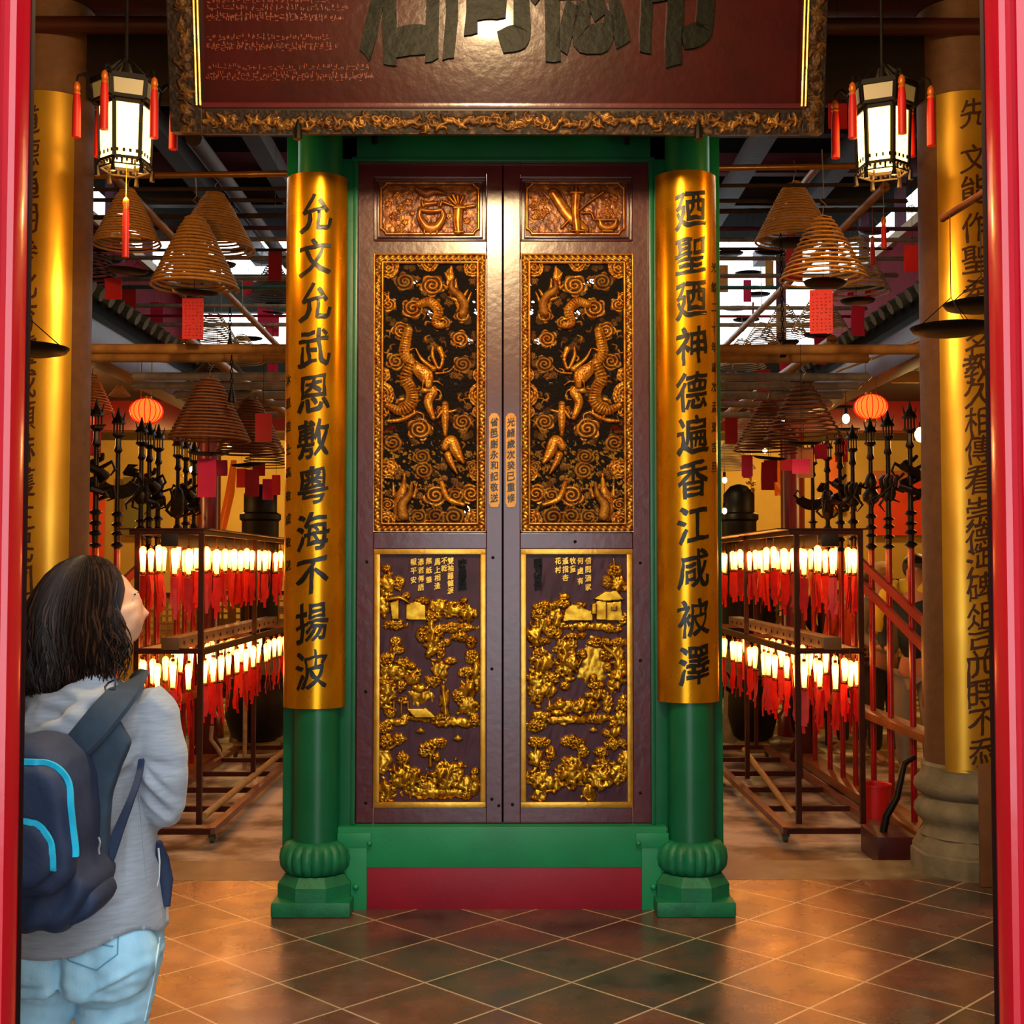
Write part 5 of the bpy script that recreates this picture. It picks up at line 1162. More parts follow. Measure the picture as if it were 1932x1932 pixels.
bulb(147, 841, 16, 11, 'bright bulb next to the left stone column'); bulb(433, 842, 8, 12, 'tiny bulb behind the low brown coils on the left')
for px, py in ((362, 886), (362, 944), (1367, 906), (1367, 964)): bulb(px, py, 9, 12.0, 'small bare bulb, one of a pair hung in line beside a dark furnace', 'bulbs strung beside the furnaces')
for px, py in ((1476, 793), (1443, 850), (410, 690)): bulb(px, py, 8, 12.2, 'small bulb shining through the incense coils', 'bulbs seen through the coils')
bulb(880, 962, 12, 9.0, 'small bulb shining through the pierced carving of the left door leaf'); bulb(764, 745, 12, 9.0, 'small bulb behind the upper half of the left dragon carving')
bulb(1094, 748, 12, 9.0, 'small bulb behind the upper half of the right dragon carving'); bulb(1038, 808, 10, 9.0, 'small bulb behind the middle of the right dragon carving')
# ================================================================ back hall furniture
def lattice(x0p, y0p, x1p, y1p, Y, label, cw=11, seed=0):
    a, b, z0, z1 = rect(x0p, y0p, x1p, y1p, Y); rr = random.Random(seed); t = thing('lattice_panel', ((a+b)/2, Y, z0), label, 'lattice screen')
    s = cw/F*Y; nx, nz = int((b-a)/s), int((z1-z0)/s); f = MB()
    for i in range(nx+1): x = a+(b-a)*i/nx; f.box(x-.01, x+.01, Y, Y+.02, z0, z1)
    for j in range(nz+1): z = z0+(z1-z0)*j/nz; f.box(a, b, Y-.004, Y+.016, z-.01, z+.01)
    f.smooth = False; f.build('lattice', mat('pale lattice wood', '#a88656', .5, 0, '#846439', 10), t)
    f = MB()
    for i in range(nx):
        for j in range(nz):
            if rr.random() < .42: f.box(a+(b-a)*i/nx, a+(b-a)*(i+1)/nx, Y+.004, Y+.012, z0+(z1-z0)*j/nz, z0+(z1-z0)*(j+1)/nz)
    f.smooth = False; f.build('infill', mat('pale lattice wood', '#a88656'), t)
    f = MB()
    for e in ((a-.03, b+.03, z0-.04, z0), (a-.03, b+.03, z1, z1+.04), (a-.04, a, z0, z1), (b, b+.04, z0, z1)): f.box(e[0], e[1], Y-.01, Y+.03, e[2], e[3])
    f.smooth = False; f.build('lattice_frame', M['darkred'], t)
    f = MB()
    for x in (a-.02, b-.02): f.box(x, x+.04, Y-.01, Y+.03, -.1, z0-.04)
    f.build('post', M['darkred'], t)
lattice(268, 1126, 372, 1222, 11.9, 'pale wooden lattice screen behind the left staffs', 11, 1); lattice(396, 1122, 560, 1192, 12.9, 'pale wooden lattice screen behind the left rack', 11, 2)
lattice(1350, 1118, 1500, 1186, 12.9, 'pale wooden lattice screen behind the right rack', 11, 3); lattice(1560, 1120, 1622, 1225, 11.9, 'pale wooden lattice screen between the racks and the staffs on the right', 10, 4)
lattice(1626, 1100, 1722, 1240, 11.6, 'tall golden lattice screen seen between the right ceremonial staffs', 9, 5)
for px, lab in ((482, 'left'), (1403, 'right')):
    x = W(px, 930, 12.0).x; t = thing('incense_furnace', (x, 12.25, -.1), 'tall black iron furnace at the back of the court, %s of the screen door' % lab, 'furnace'); q = .18 if lab == 'left' else .17
    MB().lathe([(q, .9), (q, 2.15), (q*1.12, 2.17), (q*1.12, 2.22), (q*.9, 2.24), (q*.9, 2.42), (q*.5, 2.5), (.02, 2.52)], (0, 0, 0), 24).build('drum', M['iron'], t, False)
    MB().lathe([(q*1.6, .0), (q*1.5, .1), (q, .25), (q*.9, .6), (q*1.3, .8), (q*1.3, .9)], (0, 0, 0), 24).build('pedestal', M['stone'], t, False)
for px, py, w, Y, lab in ((485, 1372, 118, 11.55, 'big black round urn on a grey stone foot under the left lamp rack'), (1420, 1342, 92, 11.55, 'big black round urn on a grey stone foot under the right lamp rack'), (1520, 1345, 60, 11.8, 'smaller black urn behind the right lamp rack')):
    x = W(px, py, Y).x; r = w/2/F*Y; t = thing('incense_urn', (x, Y, -.1), lab, 'urn')
    MB().lathe([(r*.7, 0), (r*.75, .06), (r*.6, .1)], (0, 0, 0), 28).build('stone_foot', M['stone'], t, False)
    MB().lathe([(r*.55, .1), (r*.8, .14), (r, .32), (r*.98, .5), (r*.8, .62), (r*.85, .68), (r*.78, .68), (r*.7, .6), (.02, .58)], (0, 0, 0), 32).build('bowl', M['iron'], t, False)
    for s_ in (-1, 1): MB().tube([(s_*r*.9, 0, .55), (s_*r*1.2, 0, .6), (s_*r*1.15, 0, .75), (s_*r*.85, 0, .66)], .02, 8).build('handle', M['iron'], t, False)
f = MB(); pts = [W(400, 1370, 10.6), W(398, 1395, 10.6), W(412, 1415, 10.6), W(422, 1440, 10.6)]; f.tube(pts, .018, 8); tag(f.build('bent_pipe', M['greypole']), 'grey bent pipe beside the left urn', 'pipe')
x = W(462, 1380, 10.5).x; tag(MB().tube([(x, 10.5, -.1), (x, 10.5, .55)], .018, 8).build('pipe', M['greypole']), 'thin grey upright pipe before the left urn', 'pipe')
# stone plinths and altar tables behind
for a, b, lab in ((-3.6, -1.2, 'left'), (1.4, 3.6, 'right')):
    t = thing('altar_table', ((a+b)/2, 13.6, -.1), 'long dark wooden altar table in the back hall, %s side' % lab, 'table')
    MB().box(a, b, 13.3, 14.0, .82, .9, .01).build('table_top', M['wood'], t)
    for x in (a+.05, b-.15):
        for y in (13.35, 13.85): MB().box(x, x+.1, y, y+.1, -.1, .82, .01).build('leg', M['wood'], t)
    MB().box(a+.1, b-.1, 13.36, 13.4, .2, .8).build('front_panel', M['darkred'], t)
# orange banners / boards on the back wall
def wallboard(x0, y0, x1, y1, Y, mm, label, cat='wall hanging', name='wall_hanging', stripe=False):
    a, b, z0, z1 = rect(x0, y0, x1, y1, Y); t = thing(name, ((a+b)/2, Y, z0), label, cat)
    MB().box(a, b, Y, Y+.03, z0, z1, .005).build('panel', mm, t)
    if stripe: MB().box(a, b, Y-.01, Y, z1-.12, z1, .002).build('heading_strip', mat('brown heading strip', '#a8562a', .5), t)
org = mat('orange red cloth', '#e0481c', .7, 0, '#cc3812', 3); org2 = mat('amber cloth', '#d8701c', .7, 0, '#b8541c', 3)
wallboard(100, 912, 196, 1095, 16.4, org, 'large orange red notice cloth on the yellow wall at the far left', stripe=True)
wallboard(1640, 888, 1800, 1010, 16.4, org, 'large orange red notice cloth on the yellow wall at the far right', stripe=True)
wallboard(232, 900, 292, 1010, 16.4, mat('olive green board', '#6a6430', .7), 'olive green board on the yellow wall behind the left staffs')
wallboard(1558, 860, 1585, 960, 16.3, org2, 'narrow amber cloth on the yellow wall behind the right staffs')
def drape(pts, Y, mm, label):
    P = [W(x, y, Y) for x, y in pts]; f = MB(); n = len(P)//2
    a, b = P[:n], P[n:][::-1]
    for i in range(n):
        for j in range(7):
            q = a[i].lerp(b[i], j/6); f.v.append((q.x, q.y+.04*math.sin(j*1.9), q.z)); f.v.append((q.x, q.y+.04*math.sin(j*1.9)+.006, q.z))
    for i in range(n-1):
        for j in range(6):
            o = (i*7+j)*2; p_ = o+2; u = o+14; w = p_+14; f.f += [(o, p_, w, u), (o+1, u+1, w+1, p_+1)]
    for j in range(6): o = j*2; f.f.append((o, o+1, o+3, o+2)); o = ((n-1)*7+j)*2; f.f.append((o, o+2, o+3, o+1))
    for i in range(n-1):
        for j in (0, 6): o = (i*7+j)*2; f.f.append((o, o+14, o+15, o+1))
    tag(f.build('hanging_drape', mm), label, 'drape')
drape([(436, 868), (425, 930), (410, 1000), (428, 1000), (444, 930), (448, 868)], 13.0, mat('orange silk drape', '#e07a20', .5, emit='#e06a10', es=.15), 'orange silk drape hanging behind the left rack')  # cloth given a faint glow of its own, though no lamp
drape([(1437, 872), (1440, 900), (1470, 930), (1484, 930), (1484, 900), (1484, 872)], 13.0, mat('orange silk drape', '#e07a20'), 'gathered orange silk drape behind the right rack')
drape([(1458, 868), (1460, 900), (1462, 935), (1478, 935), (1478, 900), (1478, 868)], 13.4, mat('orange silk drape', '#e07a20'), 'narrow orange drape next to the right red pillar')
# gilt offering ornaments
for px, py, lab in ((352, 905, 'upper gilt flower ornament beside the left red pillar'), (357, 975, 'lower gilt flower ornament beside the left red pillar'), (1417, 918, 'gilt hanging ornament beside the right furnace')):
    p = W(px, py, 12.3); t = thing('gilt_ornament', p, lab, 'ornament'); rr = random.Random(px); f = MB()
    for q in range(16): a = rr.uniform(0, 6.3); d = Vector((math.cos(a)*.06, rr.uniform(-.03, .03), rr.uniform(-.14, .14))); f.tube([(0, 0, d.z*.4), tuple(d*.7), tuple(d)], [.004, .014, .003], 5)
    f.tube([(0, 0, -.15), (0, 0, 3.3-p.z)], .004, 5); f.build('blossoms', M['giltedge'], t, False)
# carved bracket opening on the right aisle shown by an added cream panel
a, b, z0, z1 = rect(1683, 700, 1735, 722, 10.5)
tag(MB().box(a, b, 10.5, 10.53, z0, z1, .004).tube([(a+.03, 10.515, z1-.01), (a+.03, 10.515, 3.28)], .003, 5).tube([(b-.03, 10.515, z1-.01), (b-.03, 10.515, 3.28)], .003, 5).build('small_opening_panel', mat('cream signboard', '#c8a868', .6)), 'small cream panel in place of an opening under the right aisle roof', 'opening panel')
# ================================================================ visitors at the back
SK = mat('skin', '#c8916c', .5, 0, '#b87e5a', 8)
def skin_mesh(name, joints, edges, sub=2, root=0):
    me = bpy.data.meshes.new(name); me.from_pydata([j[:3] for j in joints], edges, []); o = bpy.data.objects.new(name, me); COL.objects.link(o)
    md = o.modifiers.new('s', 'SKIN'); md.use_smooth_shade = True
    for i, j in enumerate(joints): r = j[3]; o.data.skin_vertices[0].data[i].radius = (r, r) if not isinstance(r, tuple) else r
    o.data.skin_vertices[0].data[root].use_root = True
    s = o.modifiers.new('d', 'SUBSURF'); s.levels = sub; s.render_levels = sub
    dg = bpy.context.evaluated_depsgraph_get(); dg.update(); m2 = bpy.data.meshes.new_from_object(o.evaluated_get(dg)); bpy.data.objects.remove(o); m2.name = name
    m2.polygons.foreach_set('use_smooth', [True]*len(m2.polygons)); return m2
def visitor(px, ytop, Y, h, face, top, low, hair, label, lean=0., cap=None):
    x = W(px, ytop, Y).x; t = thing('person', (x, Y, -.1), label, 'person'); k = h/1.7
    J = [(0, 0, .92, .13), (0, 0, 1.15, .12), (0, -lean*.2, 1.36, .15), (0, -lean*.4, 1.47, .055), (0, -lean*.5, 1.56, .085), (0, -lean*.5, 1.64, .08),
         (.18, -lean*.4, 1.38, .055), (.24, 0, 1.12, .045), (.18, .16, 1.0, .035), (.13, .24, 1.02, .03), (-.18, -lean*.4, 1.38, .055), (-.24, 0, 1.12, .045), (-.18, .16, 1.0, .035), (-.13, .24, 1.02, .03),
         (.09, 0, .8, .09), (.1, .01, .47, .06), (.1, 0, .1, .045), (.1, .14, .04, .035), (-.09, 0, .8, .09), (-.1, .01, .47, .06), (-.1, 0, .1, .045), (-.1, .14, .04, .035)]
    E_ = [(0, 1), (1, 2), (2, 3), (3, 4), (4, 5), (2, 6), (6, 7), (7, 8), (8, 9), (2, 10), (10, 11), (11, 12), (12, 13), (0, 14), (14, 15), (15, 16), (16, 17), (0, 18), (18, 19), (19, 20), (20, 21)]
    S = Matrix.Rotation(face, 4, 'Z') @ Matrix.Scale(k, 4)
    me = skin_mesh('body', [j if i in (3, 4, 5, 9, 13) else j[:3]+(j[3]*.72,) for i, j in enumerate(J)], E_, 1); me.transform(S); me.materials.append(SK); o = child('body', me, t)
    JJ = [(a, b, c, r*1.14+.008) for a, b, c, r in J]
    ids = [0, 1, 2, 6, 7, 8, 10, 11, 12]; mp = {q: i for i, q in enumerate(ids)}; jj = [JJ[q] for q in ids]; jj[0] = (0, 0, .88, .155)
    me = skin_mesh('jacket', jj, [(mp[a], mp[b]) for a, b in E_ if a in mp and b in mp], 1); me.transform(S); me.materials.append(top); child('jacket', me, t)
    ids = [0, 14, 15, 16, 18, 19, 20]; mp = {q: i for i, q in enumerate(ids)}
    me = skin_mesh('trousers', [JJ[q] for q in ids], [(mp[a], mp[b]) for a, b in E_ if a in mp and b in mp], 1); me.transform(S); me.materials.append(low); child('trousers', me, t)
    f = MB().ball((0, -lean*.5-.012, 1.625), .108, 18, 12, (.9, 1.0, 1.0))
    for i, v in enumerate(f.v):
        if v[1] > .035-lean*.5 and v[2] < 1.67: f.v[i] = (v[0]*.9, .035-lean*.5, v[2])
    f.xf(S); f.build('hair' if not cap else 'knitted_cap', cap or hair, t, False)
    f = MB().ball((0, .085-lean*.5, 1.585), .014, 8, 6, (.8, 1.2, 1.2)).ball((.03, .078-lean*.5, 1.61), .009, 8, 6).ball((-.03, .078-lean*.5, 1.61), .009, 8, 6); f.xf(S); f.build('face_features', SK, t, False)
    return t
hr = mat('black hair', '#17120f', .5); dkc = mat('dark coat', '#26221e', .8); gry = mat('grey cloth', '#8c8c84', .85); yel = mat('yellow jacket', '#d8c02c', .7); nav = mat('dark navy cloth', '#1e2a34', .8)
v = visitor(1725, 945, 9.9, 1.78, R(150), nav, gry, hr, 'person in a yellow and navy jacket and grey trousers beside the right stone column')
f = MB(); 
for s_ in (-1, 1): f.tube([(s_*.11, .03, 1.47), (s_*.2, 0, 1.4), (s_*.27, 0, 1.24), (s_*.285, .03, 1.12)], [.075, .078, .066, .058], 12)
f.tube([(-.12, -.03, 1.44), (0, -.05, 1.45), (.12, -.03, 1.44)], [.09, .1, .09], 12); f.xf(Matrix.Rotation(R(150), 4, 'Z')@Matrix.Scale(1.78/1.7, 4)); f.build('yellow_sleeves', yel, v, False)
visitor(1664, 957, 10.8, 1.72, R(200), gry, dkc, hr, 'person in a grey coat wearing a pale knitted cap, between the right staffs', 0, mat('pale knitted cap', '#c8ac74', .9))
visitor(1603, 968, 11.4, 1.66, R(20), mat('orange red jacket', '#c8401c', .8), dkc, hr, 'person in an orange red jacket behind the right lamp rack')
visitor(1566, 978, 13.0, 1.7, R(-30), dkc, dkc, hr, 'person in a dark coat with short black hair behind the right lamp rack')
visitor(1445, 966, 13.0, 1.72, R(60), dkc, gry, hr, 'person in a dark coat beside the right furnace')
visitor(1628, 975, 14.2, 1.62, R(100), mat('brown coat', '#5c3a24', .8), dkc, mat('brown hair', '#4a2c18', .6), 'person with brown hair in a brown coat far behind the right staffs')
# ================================================================ the visitor in the foreground
YV = 2.5
pt = thing('person', (W(160, 1400, YV).x, YV, 0), 'woman seen from behind in grey sweatshirt and pale blue jeans, with wavy dark hair', 'person')
def remesh(mb, vox, smooth=4, name='m'):
    me = mb.mesh(name); o = bpy.data.objects.new(name, me); COL.objects.link(o)
    r = o.modifiers.new('r', 'REMESH'); r.mode = 'VOXEL'; r.voxel_size = vox
    if smooth: s = o.modifiers.new('s', 'SMOOTH'); s.iterations = smooth; s.factor = .6
    dg = bpy.context.evaluated_depsgraph_get(); dg.update(); m2 = bpy.data.meshes.new_from_object(o.evaluated_get(dg)); bpy.data.objects.remove(o); m2.name = name
    m2.polygons.foreach_set('use_smooth', [True]*len(m2.polygons)); m2.materials.clear(); return m2
def ringpx(y, xl, xr, dep, Yc=YV, n=40, front=1., sq=2.3, tiltz=0.):
    """horizontal ring whose left and right ends sit at photo columns xl, xr"""
    a, b = W(xl, y, Yc), W(xr, y, Yc); c = (a+b)/2; hw = (b.x-a.x)/2; out = []
    for i in range(n):
        t = 2*math.pi*i/n; ct, st = math.cos(t), math.sin(t)
        X = math.copysign(abs(ct)**(2/sq), ct)*hw; Yy = math.copysign(abs(st)**(2/sq), st)*dep*(front if st > 0 else 1)
        out.append((c.x+X, Yc+Yy, c.z+tiltz*ct))
    return out
# body underneath: one continuous surface (legs, hips, trunk, neck, head, arms)
P = lambda x, y, d=0.: W(x, y, YV+d)
b = MB()
zf = lambda x, d, z: Vector((W(x, 1932, YV).x, YV+d, z))
# face direction (towards the right and away)
hc = P(184, 1152); fy = R(61); fd = Vector((math.sin(fy), math.cos(fy), 0)); sd = Vector((math.cos(fy), -math.sin(fy), 0))
H = lambda f_, s_, u: hc+(fd*f_+sd*s_+Vector((0, 0, u)))*.87
b.ball((0, 0, 0), 1, 28, 20); k0 = 0
for i in range(len(b.v)):
    x, y, z = b.v[i]; b.v[i] = tuple(H(y*.092-.004, x*.073, z*.092+.012))
b.tube([H(.028, 0, .0), H(.046, 0, -.05), H(.062, 0, -.082)], [.066, .056, .028], 16); b.tube([H(.05, .03, -.035), H(.05, -.03, -.035)], .042, 14)      # jaw and chin
b.tube([H(.078, 0, .028), H(.093, 0, .004), H(.110, 0, -.017)], [.010, .011, .0125], 10); b.tube([H(.1, 0, -.02), H(.088, 0, -.03)], [.011, .008], 8)      # nose
b.tube([H(.085, -.012, -.047), H(.090, 0, -.046), H(.085, .012, -.047)], .009, 8); b.tube([H(.083, -.01, -.059), H(.087, 0, -.060), H(.083, .01, -.059)], .009, 8)
b.tube([H(.074, -.042, .032), H(.083, 0, .036), H(.074, .042, .032)], .011, 8)
b.tube([H(.06, .045, -.01), H(.066, .038, -.02)], .022, 10); b.tube([H(.06, -.045, -.01), H(.066, -.038, -.02)], .022, 10)
for s_ in (-1, 1): b.tube([H(-.008, s_*.074, .016), H(-.014, s_*.08, -.004), H(-.006, s_*.074, -.024)], [.008, .01, .006], 8)
b.tube([H(-.02, 0, -.06), P(160, 1262, .0), P(160, 1310, -.01)], [.05, .05, .06], 16)
b.loft([ringpx(1300, 110, 215, .07), ringpx(1340, 50, 280, .085), ringpx(1420, 48, 262, .095), ringpx(1560, 66, 250, .085), ringpx(1640, 62, 262, .09), ringpx(1730, 28, 292, .1), ringpx(1800, 22, 292, .105), ringpx(1850, 30, 280, .1)])
b.tube([P(75, 1810), zf(72, 0, .45), zf(70, .0, .09)], [.082, .05, .036], 18); b.tube([P(215, 1810), zf(208, 0, .45), zf(205, 0, .09)], [.082, .05, .036], 18)
for x in (70, 205): b.tube([zf(x, -.04, .05), zf(x, .06, .045), zf(x, .13, .03)], [.034, .034, .026], 12)
sh = P(292, 1345); el = P(316, 1500, -.02); wr = P(262, 1500, .2); b.tube([sh, (sh+el)/2, el, (el+wr)/2, wr], [.046, .04, .036, .034, .024], 14)
sh2 = P(40, 1345); el2 = P(10, 1500, -.02); wr2 = P(90, 1490, .2); b.tube([sh2, (sh2+el2)/2, el2, (el2+wr2)/2, wr2], [.046, .04, .036, .034, .024], 14)
def hand(mb, w, d, side, up=Vector((0, 0, 1))):
    """palm and five bent fingers; d = pointing direction, side = thumb side"""
    n_ = d.cross(side).normalized(); pc = w+d*.045
    mb.tube([w, w+d*.03, w+d*.075], [.024, .03, .03], 12, flat=.55)
    for q, (o, L, r) in enumerate(((.027, .066, .0082), (.009, .076, .0085), (-.009, .07, .0082), (-.026, .055, .0075))):
        a = w+d*.07+side*o; mb.tube([a-d*.02, a, a+d*L*.45-n_*L*.12, a+d*L*.72-n_*L*.45, a+d*L*.7-n_*L*.8], [r*1.1, r*1.1, r, r*.92, r*.75], 8)
    a = w+d*.02+side*.026; mb.tube([a-side*.012, a+side*.014+d*.018, a+side*.022+d*.045-n_*.012, a+side*.014+d*.065-n_*.02], [.012, .0105, .0095, .007], 8)
hand(b, wr, Vector((-.75, .6, .15)).normalized(), Vector((.1, .2, .97)).normalized()); hand(b, wr2, Vector((.8, .5, .1)).normalized(), Vector((0, .2, .98)).normalized())
me = remesh(b, .0055, 3, 'body'); me_ = me
def shrink_under_clothes():
    n = len(me_.vertices); co = np.empty(n*3, np.float32); me_.vertices.foreach_get('co', co); no = np.empty(n*3, np.float32); me_.vertices.foreach_get('normal', no)
    co = co.reshape(-1, 3); no = no.reshape(-1, 3); on = (co[:, 2] < W(0, 1300, YV).z) & (co[:, 1] < YV+.15)
    co -= no*(on*np.where(co[:, 2] < 1.0, .024, .014))[:, None]; me_.vertices.foreach_set('co', co.ravel()); me_.update()
shrink_under_clothes(); me.materials.append(mat('light skin', '#e0ab86', .45, 0, '#d69c78', 12)); body = link('body', me, None, pt)
for s_ in (-1, 1):      # eyes and brows
    f = MB().ball(tuple(H(.0725, s_*.031, .016)), .0095, 12, 8); f.build('eye', mat('eye white', '#e8e2da', .2), body)
    f = MB().tube([H(.080, s_*.016, .036), H(.083, s_*.03, .040), H(.073, s_*.046, .037)], [.002, .003, .0015], 6); f.build('eyebrow', mat('dark brown hair', '#1c110d', .45), body)
    f = MB().ball(tuple(H(.0785, s_*.031, .016)), .0042, 10, 6); f.build('iris', mat('dark iris', '#1c0f08', .2), body)
f = MB().tube([H(.093, -.014, -.05), H(.0985, 0, -.051), H(.093, .014, -.05)], [.002, .0045, .002], 6); f.build('lips', mat('lips', '#b8605c', .4), body)
# ---- jeans
def fold(me, fn):
    n = len(me.vertices); co = np.empty(n*3, np.float32); me.vertices.foreach_get('co', co); no = np.empty(n*3, np.float32); me.vertices.foreach_get('normal', no)
    co = co.reshape(-1, 3); no = no.reshape(-1, 3); d = fn(co[:, 0], co[:, 1], co[:, 2]); co += no*d[:, None]; me.vertices.foreach_set('co', co.ravel()); me.update()
def crease(x, z, ax, az, bx, bz, w, dep):
    """a soft ridge along the photo line (ax,az)-(bx,bz)"""
    A, B = W(ax, az, YV), W(bx, bz, YV); dx, dz = B.x-A.x, B.z-A.z; L = dx*dx+dz*dz
    t = np.clip(((x-A.x)*dx+(z-A.z)*dz)/L, 0, 1); q = np.hypot(x-A.x-t*dx, z-A.z-t*dz)/w
    return dep*np.exp(-q*q)*(np.sin(np.pi*np.clip(t, .03, .97))**.5)
j = MB()
j.loft([ringpx(1700, 30, 295, .112), ringpx(1740, 22, 303, .122), ringpx(1785, 16, 306, .132), ringpx(1825, 18, 300, .13), ringpx(1850, 24, 292, .122)])
for s_, (xa, xb) in enumerate(((78, 72), (220, 208))):
    r0 = .079 if s_ else .075
    j.tube([P(xa-(4 if s_ else -2), 1815, 0), P(xa-2, 1870), P(xa-8, 1932), zf(xb, 0, .5), zf(xb, .0, .3), zf(xb, -.01, .1)], [.084, r0, .067, .056, .05, .046], 24)
j.ball(tuple(P(82, 1800, -.055)), .075, 18, 12, (1, 1, 1.05)); j.ball(tuple(P(222, 1800, -.055)), .078, 18, 12, (1, 1, 1.05))
me = remesh(j, .006, 4, 'jeans')
JC = ((165, 1858, 300, 1790, .010, .006), (160, 1872, 290, 1840, .008, .006), (158, 1900, 285, 1872, .008, -.004), (155, 1915, 270, 1905, .007, .004), (55, 1838, 135, 1826, .008, -.005), (60, 1855, 120, 1870, .008, .004), (205, 1840, 292, 1800, .006, -.006), (150, 1885, 230, 1888, .006, -.004))
def jf(x, y, z):
    d = .0012*np.sin(x*90+z*60)*np.sin(z*130)
    back = (y < YV+.02)
    for c in JC: d = d+1.8*np.where(back, crease(x, z, *c), 0)
    A = W(147, 1800, YV); d = d-np.where(back & (z > W(0, 1855, YV).z), .022*np.exp(-((x-A.x)/.013)**2)*np.clip((W(0, 1752, YV).z-z)/.04, 0, 1), 0)
    zz = W(0, 1932, YV).z; return d+np.where(z < zz, .004*np.sin(z*95+x*20), 0)
fold(me, jf)
denim = mat('pale blue denim', '#b2dcf0', .85, 0, '#84bcd8', 26, bump=.15, bscale=400, stretch=(1, 1, .35), contrast=.3); me.materials.append(denim); jn = link('jeans', me, None, pt)
def on_surf(me_obj, px, py, off=.0015, Ycam=0.):
    """point of the surface seen at a photo pixel"""
    d = ray(px, py).normalized(); o = Vector((0, 0, CAMZ))-wloc(me_obj)
    hit, loc, nn, _ = me_obj.ray_cast(o, d)
    return (loc+wloc(me_obj)+nn*off) if hit else None
def seam(parent, pts, r, mm, name='seam', flat=1., n=10):
    bpy.context.view_layer.update(); out = []
    for i in range(len(pts)-1):
        for k in range(n):
            t = k/n; q = on_surf(parent, lerp(pts[i][0], pts[i+1][0], t), lerp(pts[i][1], pts[i+1][1], t))
            if q: out.append(q)
    q = on_surf(parent, *pts[-1]); out += [q] if q else []
    if len(out) > 2: return MB().tube(out, r, 6, flat=flat).build(name, mm, parent)
st = mat('denim seam', '#5f9ab8', .8); st2 = mat('pale denim stitching', '#c0dce8', .8)
bpy.context.view_layer.update()
seam(jn, [(122, 1785), (130, 1812), (183, 1830), (222, 1800), (224, 1748)], .0014, st, 'pocket_seam'); seam(jn, [(122, 1785), (122, 1778), (224, 1748)], .0014, st, 'pocket_seam')
seam(jn, [(132, 1786), (160, 1794), (188, 1782), (214, 1786)], .0013, st, 'pocket_stitching'); seam(jn, [(300, 1768), (288, 1850), (272, 1925)], .0016, st2, 'side_seam'); seam(jn, [(72, 1775), (84, 1808), (98, 1818)], .0013, st2, 'pocket_seam')
for x in (70, 205):
    f = MB(); f.tube([zf(x, -.07, .045), zf(x, 0, .05), zf(x, .08, .045), zf(x, .15, .035)], [.03, .043, .043, .03], 14); f.box(W(x, 1932, YV).x-.046, W(x, 1932, YV).x+.046, YV-.1, YV+.18, .001, .022, .01)
    f.build('shoe', mat('dark grey trainer', '#2c2f36', .7), pt)
# ---- sweatshirt
g = MB()
g.loft([ringpx(1282, 118, 214, .075), ringpx(1300, 88, 246, .09), ringpx(1320, 62, 278, .102), ringpx(1350, 38, 292, .115), ringpx(1400, 32, 284, .128), ringpx(1450, 38, 272, .13), ringpx(1510, 42, 274, .122), ringpx(1570, 40, 288, .122),
        ringpx(1630, 34, 301, .13), ringpx(1680, 26, 309, .138), ringpx(1720, 22, 312, .142), ringpx(1745, 20, 313, .145), ringpx(1790, 18, 312, .142)])
def sleeve(sgn, px0):
    X = lambda a: (a if sgn > 0 else 330-a)
    pts = [P(X(262), 1335), P(X(290), 1360), P(X(303), 1420, -.005), P(X(306), 1470, -.012), P(X(308), 1512, -.006), P(X(296), 1522, .05), P(X(276), 1512, .12), P(X(258), 1502, .19)]
    return pts, [.06, .0545, .052, .05, .047, .046, .042, .034]
for sg in (1, -1): pts, rs = sleeve(sg, 0); g.tube(pts, rs, 26)
g.ball(tuple(P(283, 1352, 0)), .056, 18, 12); g.ball(tuple(P(50, 1352, 0)), .056, 18, 12)
me = remesh(g, .006, 4, 'sweatshirt')
# cut the hem along a sloping curve and open the bottom
hx_, hy_ = [-80, 60, 105, 150, 200, 235, 265, 290, 312, 420], [1782, 1772, 1770, 1764, 1746, 1733, 1728, 1734, 1748, 1752]
bm = bmesh.new(); bm.from_mesh(me); dead = []
for v in bm.verts:
    px = 955+v.co.x/v.co.y*F; yy = np.interp(px, hx_, hy_)
    if v.co.y > YV+.03: yy = 1752
    if v.co.z < W(px, yy, YV).z: dead.append(v)
bmesh.ops.delete(bm, geom=dead, context='VERTS'); 
for v in bm.verts:
    if v.is_boundary: px = 955+v.co.x/v.co.y*F; v.co.z = W(px, np.interp(px, hx_, hy_) if v.co.y <= YV+.03 else 1752, YV).z
bm.to_mesh(me); bm.free()
SC_ = ((345, 1440, 282, 1425, .008, -.006), (340, 1520, 275, 1440, .007, .006), (335, 1535, 272, 1465, .006, -.006), (330, 1545, 280, 1490, .006, .005), (343, 1500, 272, 1425, .006, -.005), (250, 1420, 272, 1385, .008, -.006), (225, 1455, 272, 1415, .008, .005),
       (215, 1480, 270, 1440, .007, -.004), (292, 1546, 335, 1552, .006, .005), (212, 1690, 280, 1670, .007, -.004), (260, 1455, 268, 1640, .006, -.0035), (285, 1300, 330, 1345, .01, .003), (240, 1500, 246, 1660, .007, .003))
def sf(x, y, z):
    d = .0009*np.sin(x*70+z*35)*np.sin(z*60-x*20)+.0014*np.sin(z*38+y*30)
    for c in SC_: d = d+1.7*np.where(y < YV+.06, crease(x, z, *c), 0)
    return d
fold(me, sf)
swm = mat('heather grey jersey', '#9ba3ad', .92, 0, '#828994', 60, bump=.12, bscale=300, sheen=.2, stretch=(.4, .4, 3.5), contrast=.3); me.materials.append(swm)
sw = link('sweatshirt', me, None, pt); so = sw.modifiers.new('thick', 'SOLIDIFY'); so.thickness = .003; so.offset = -1
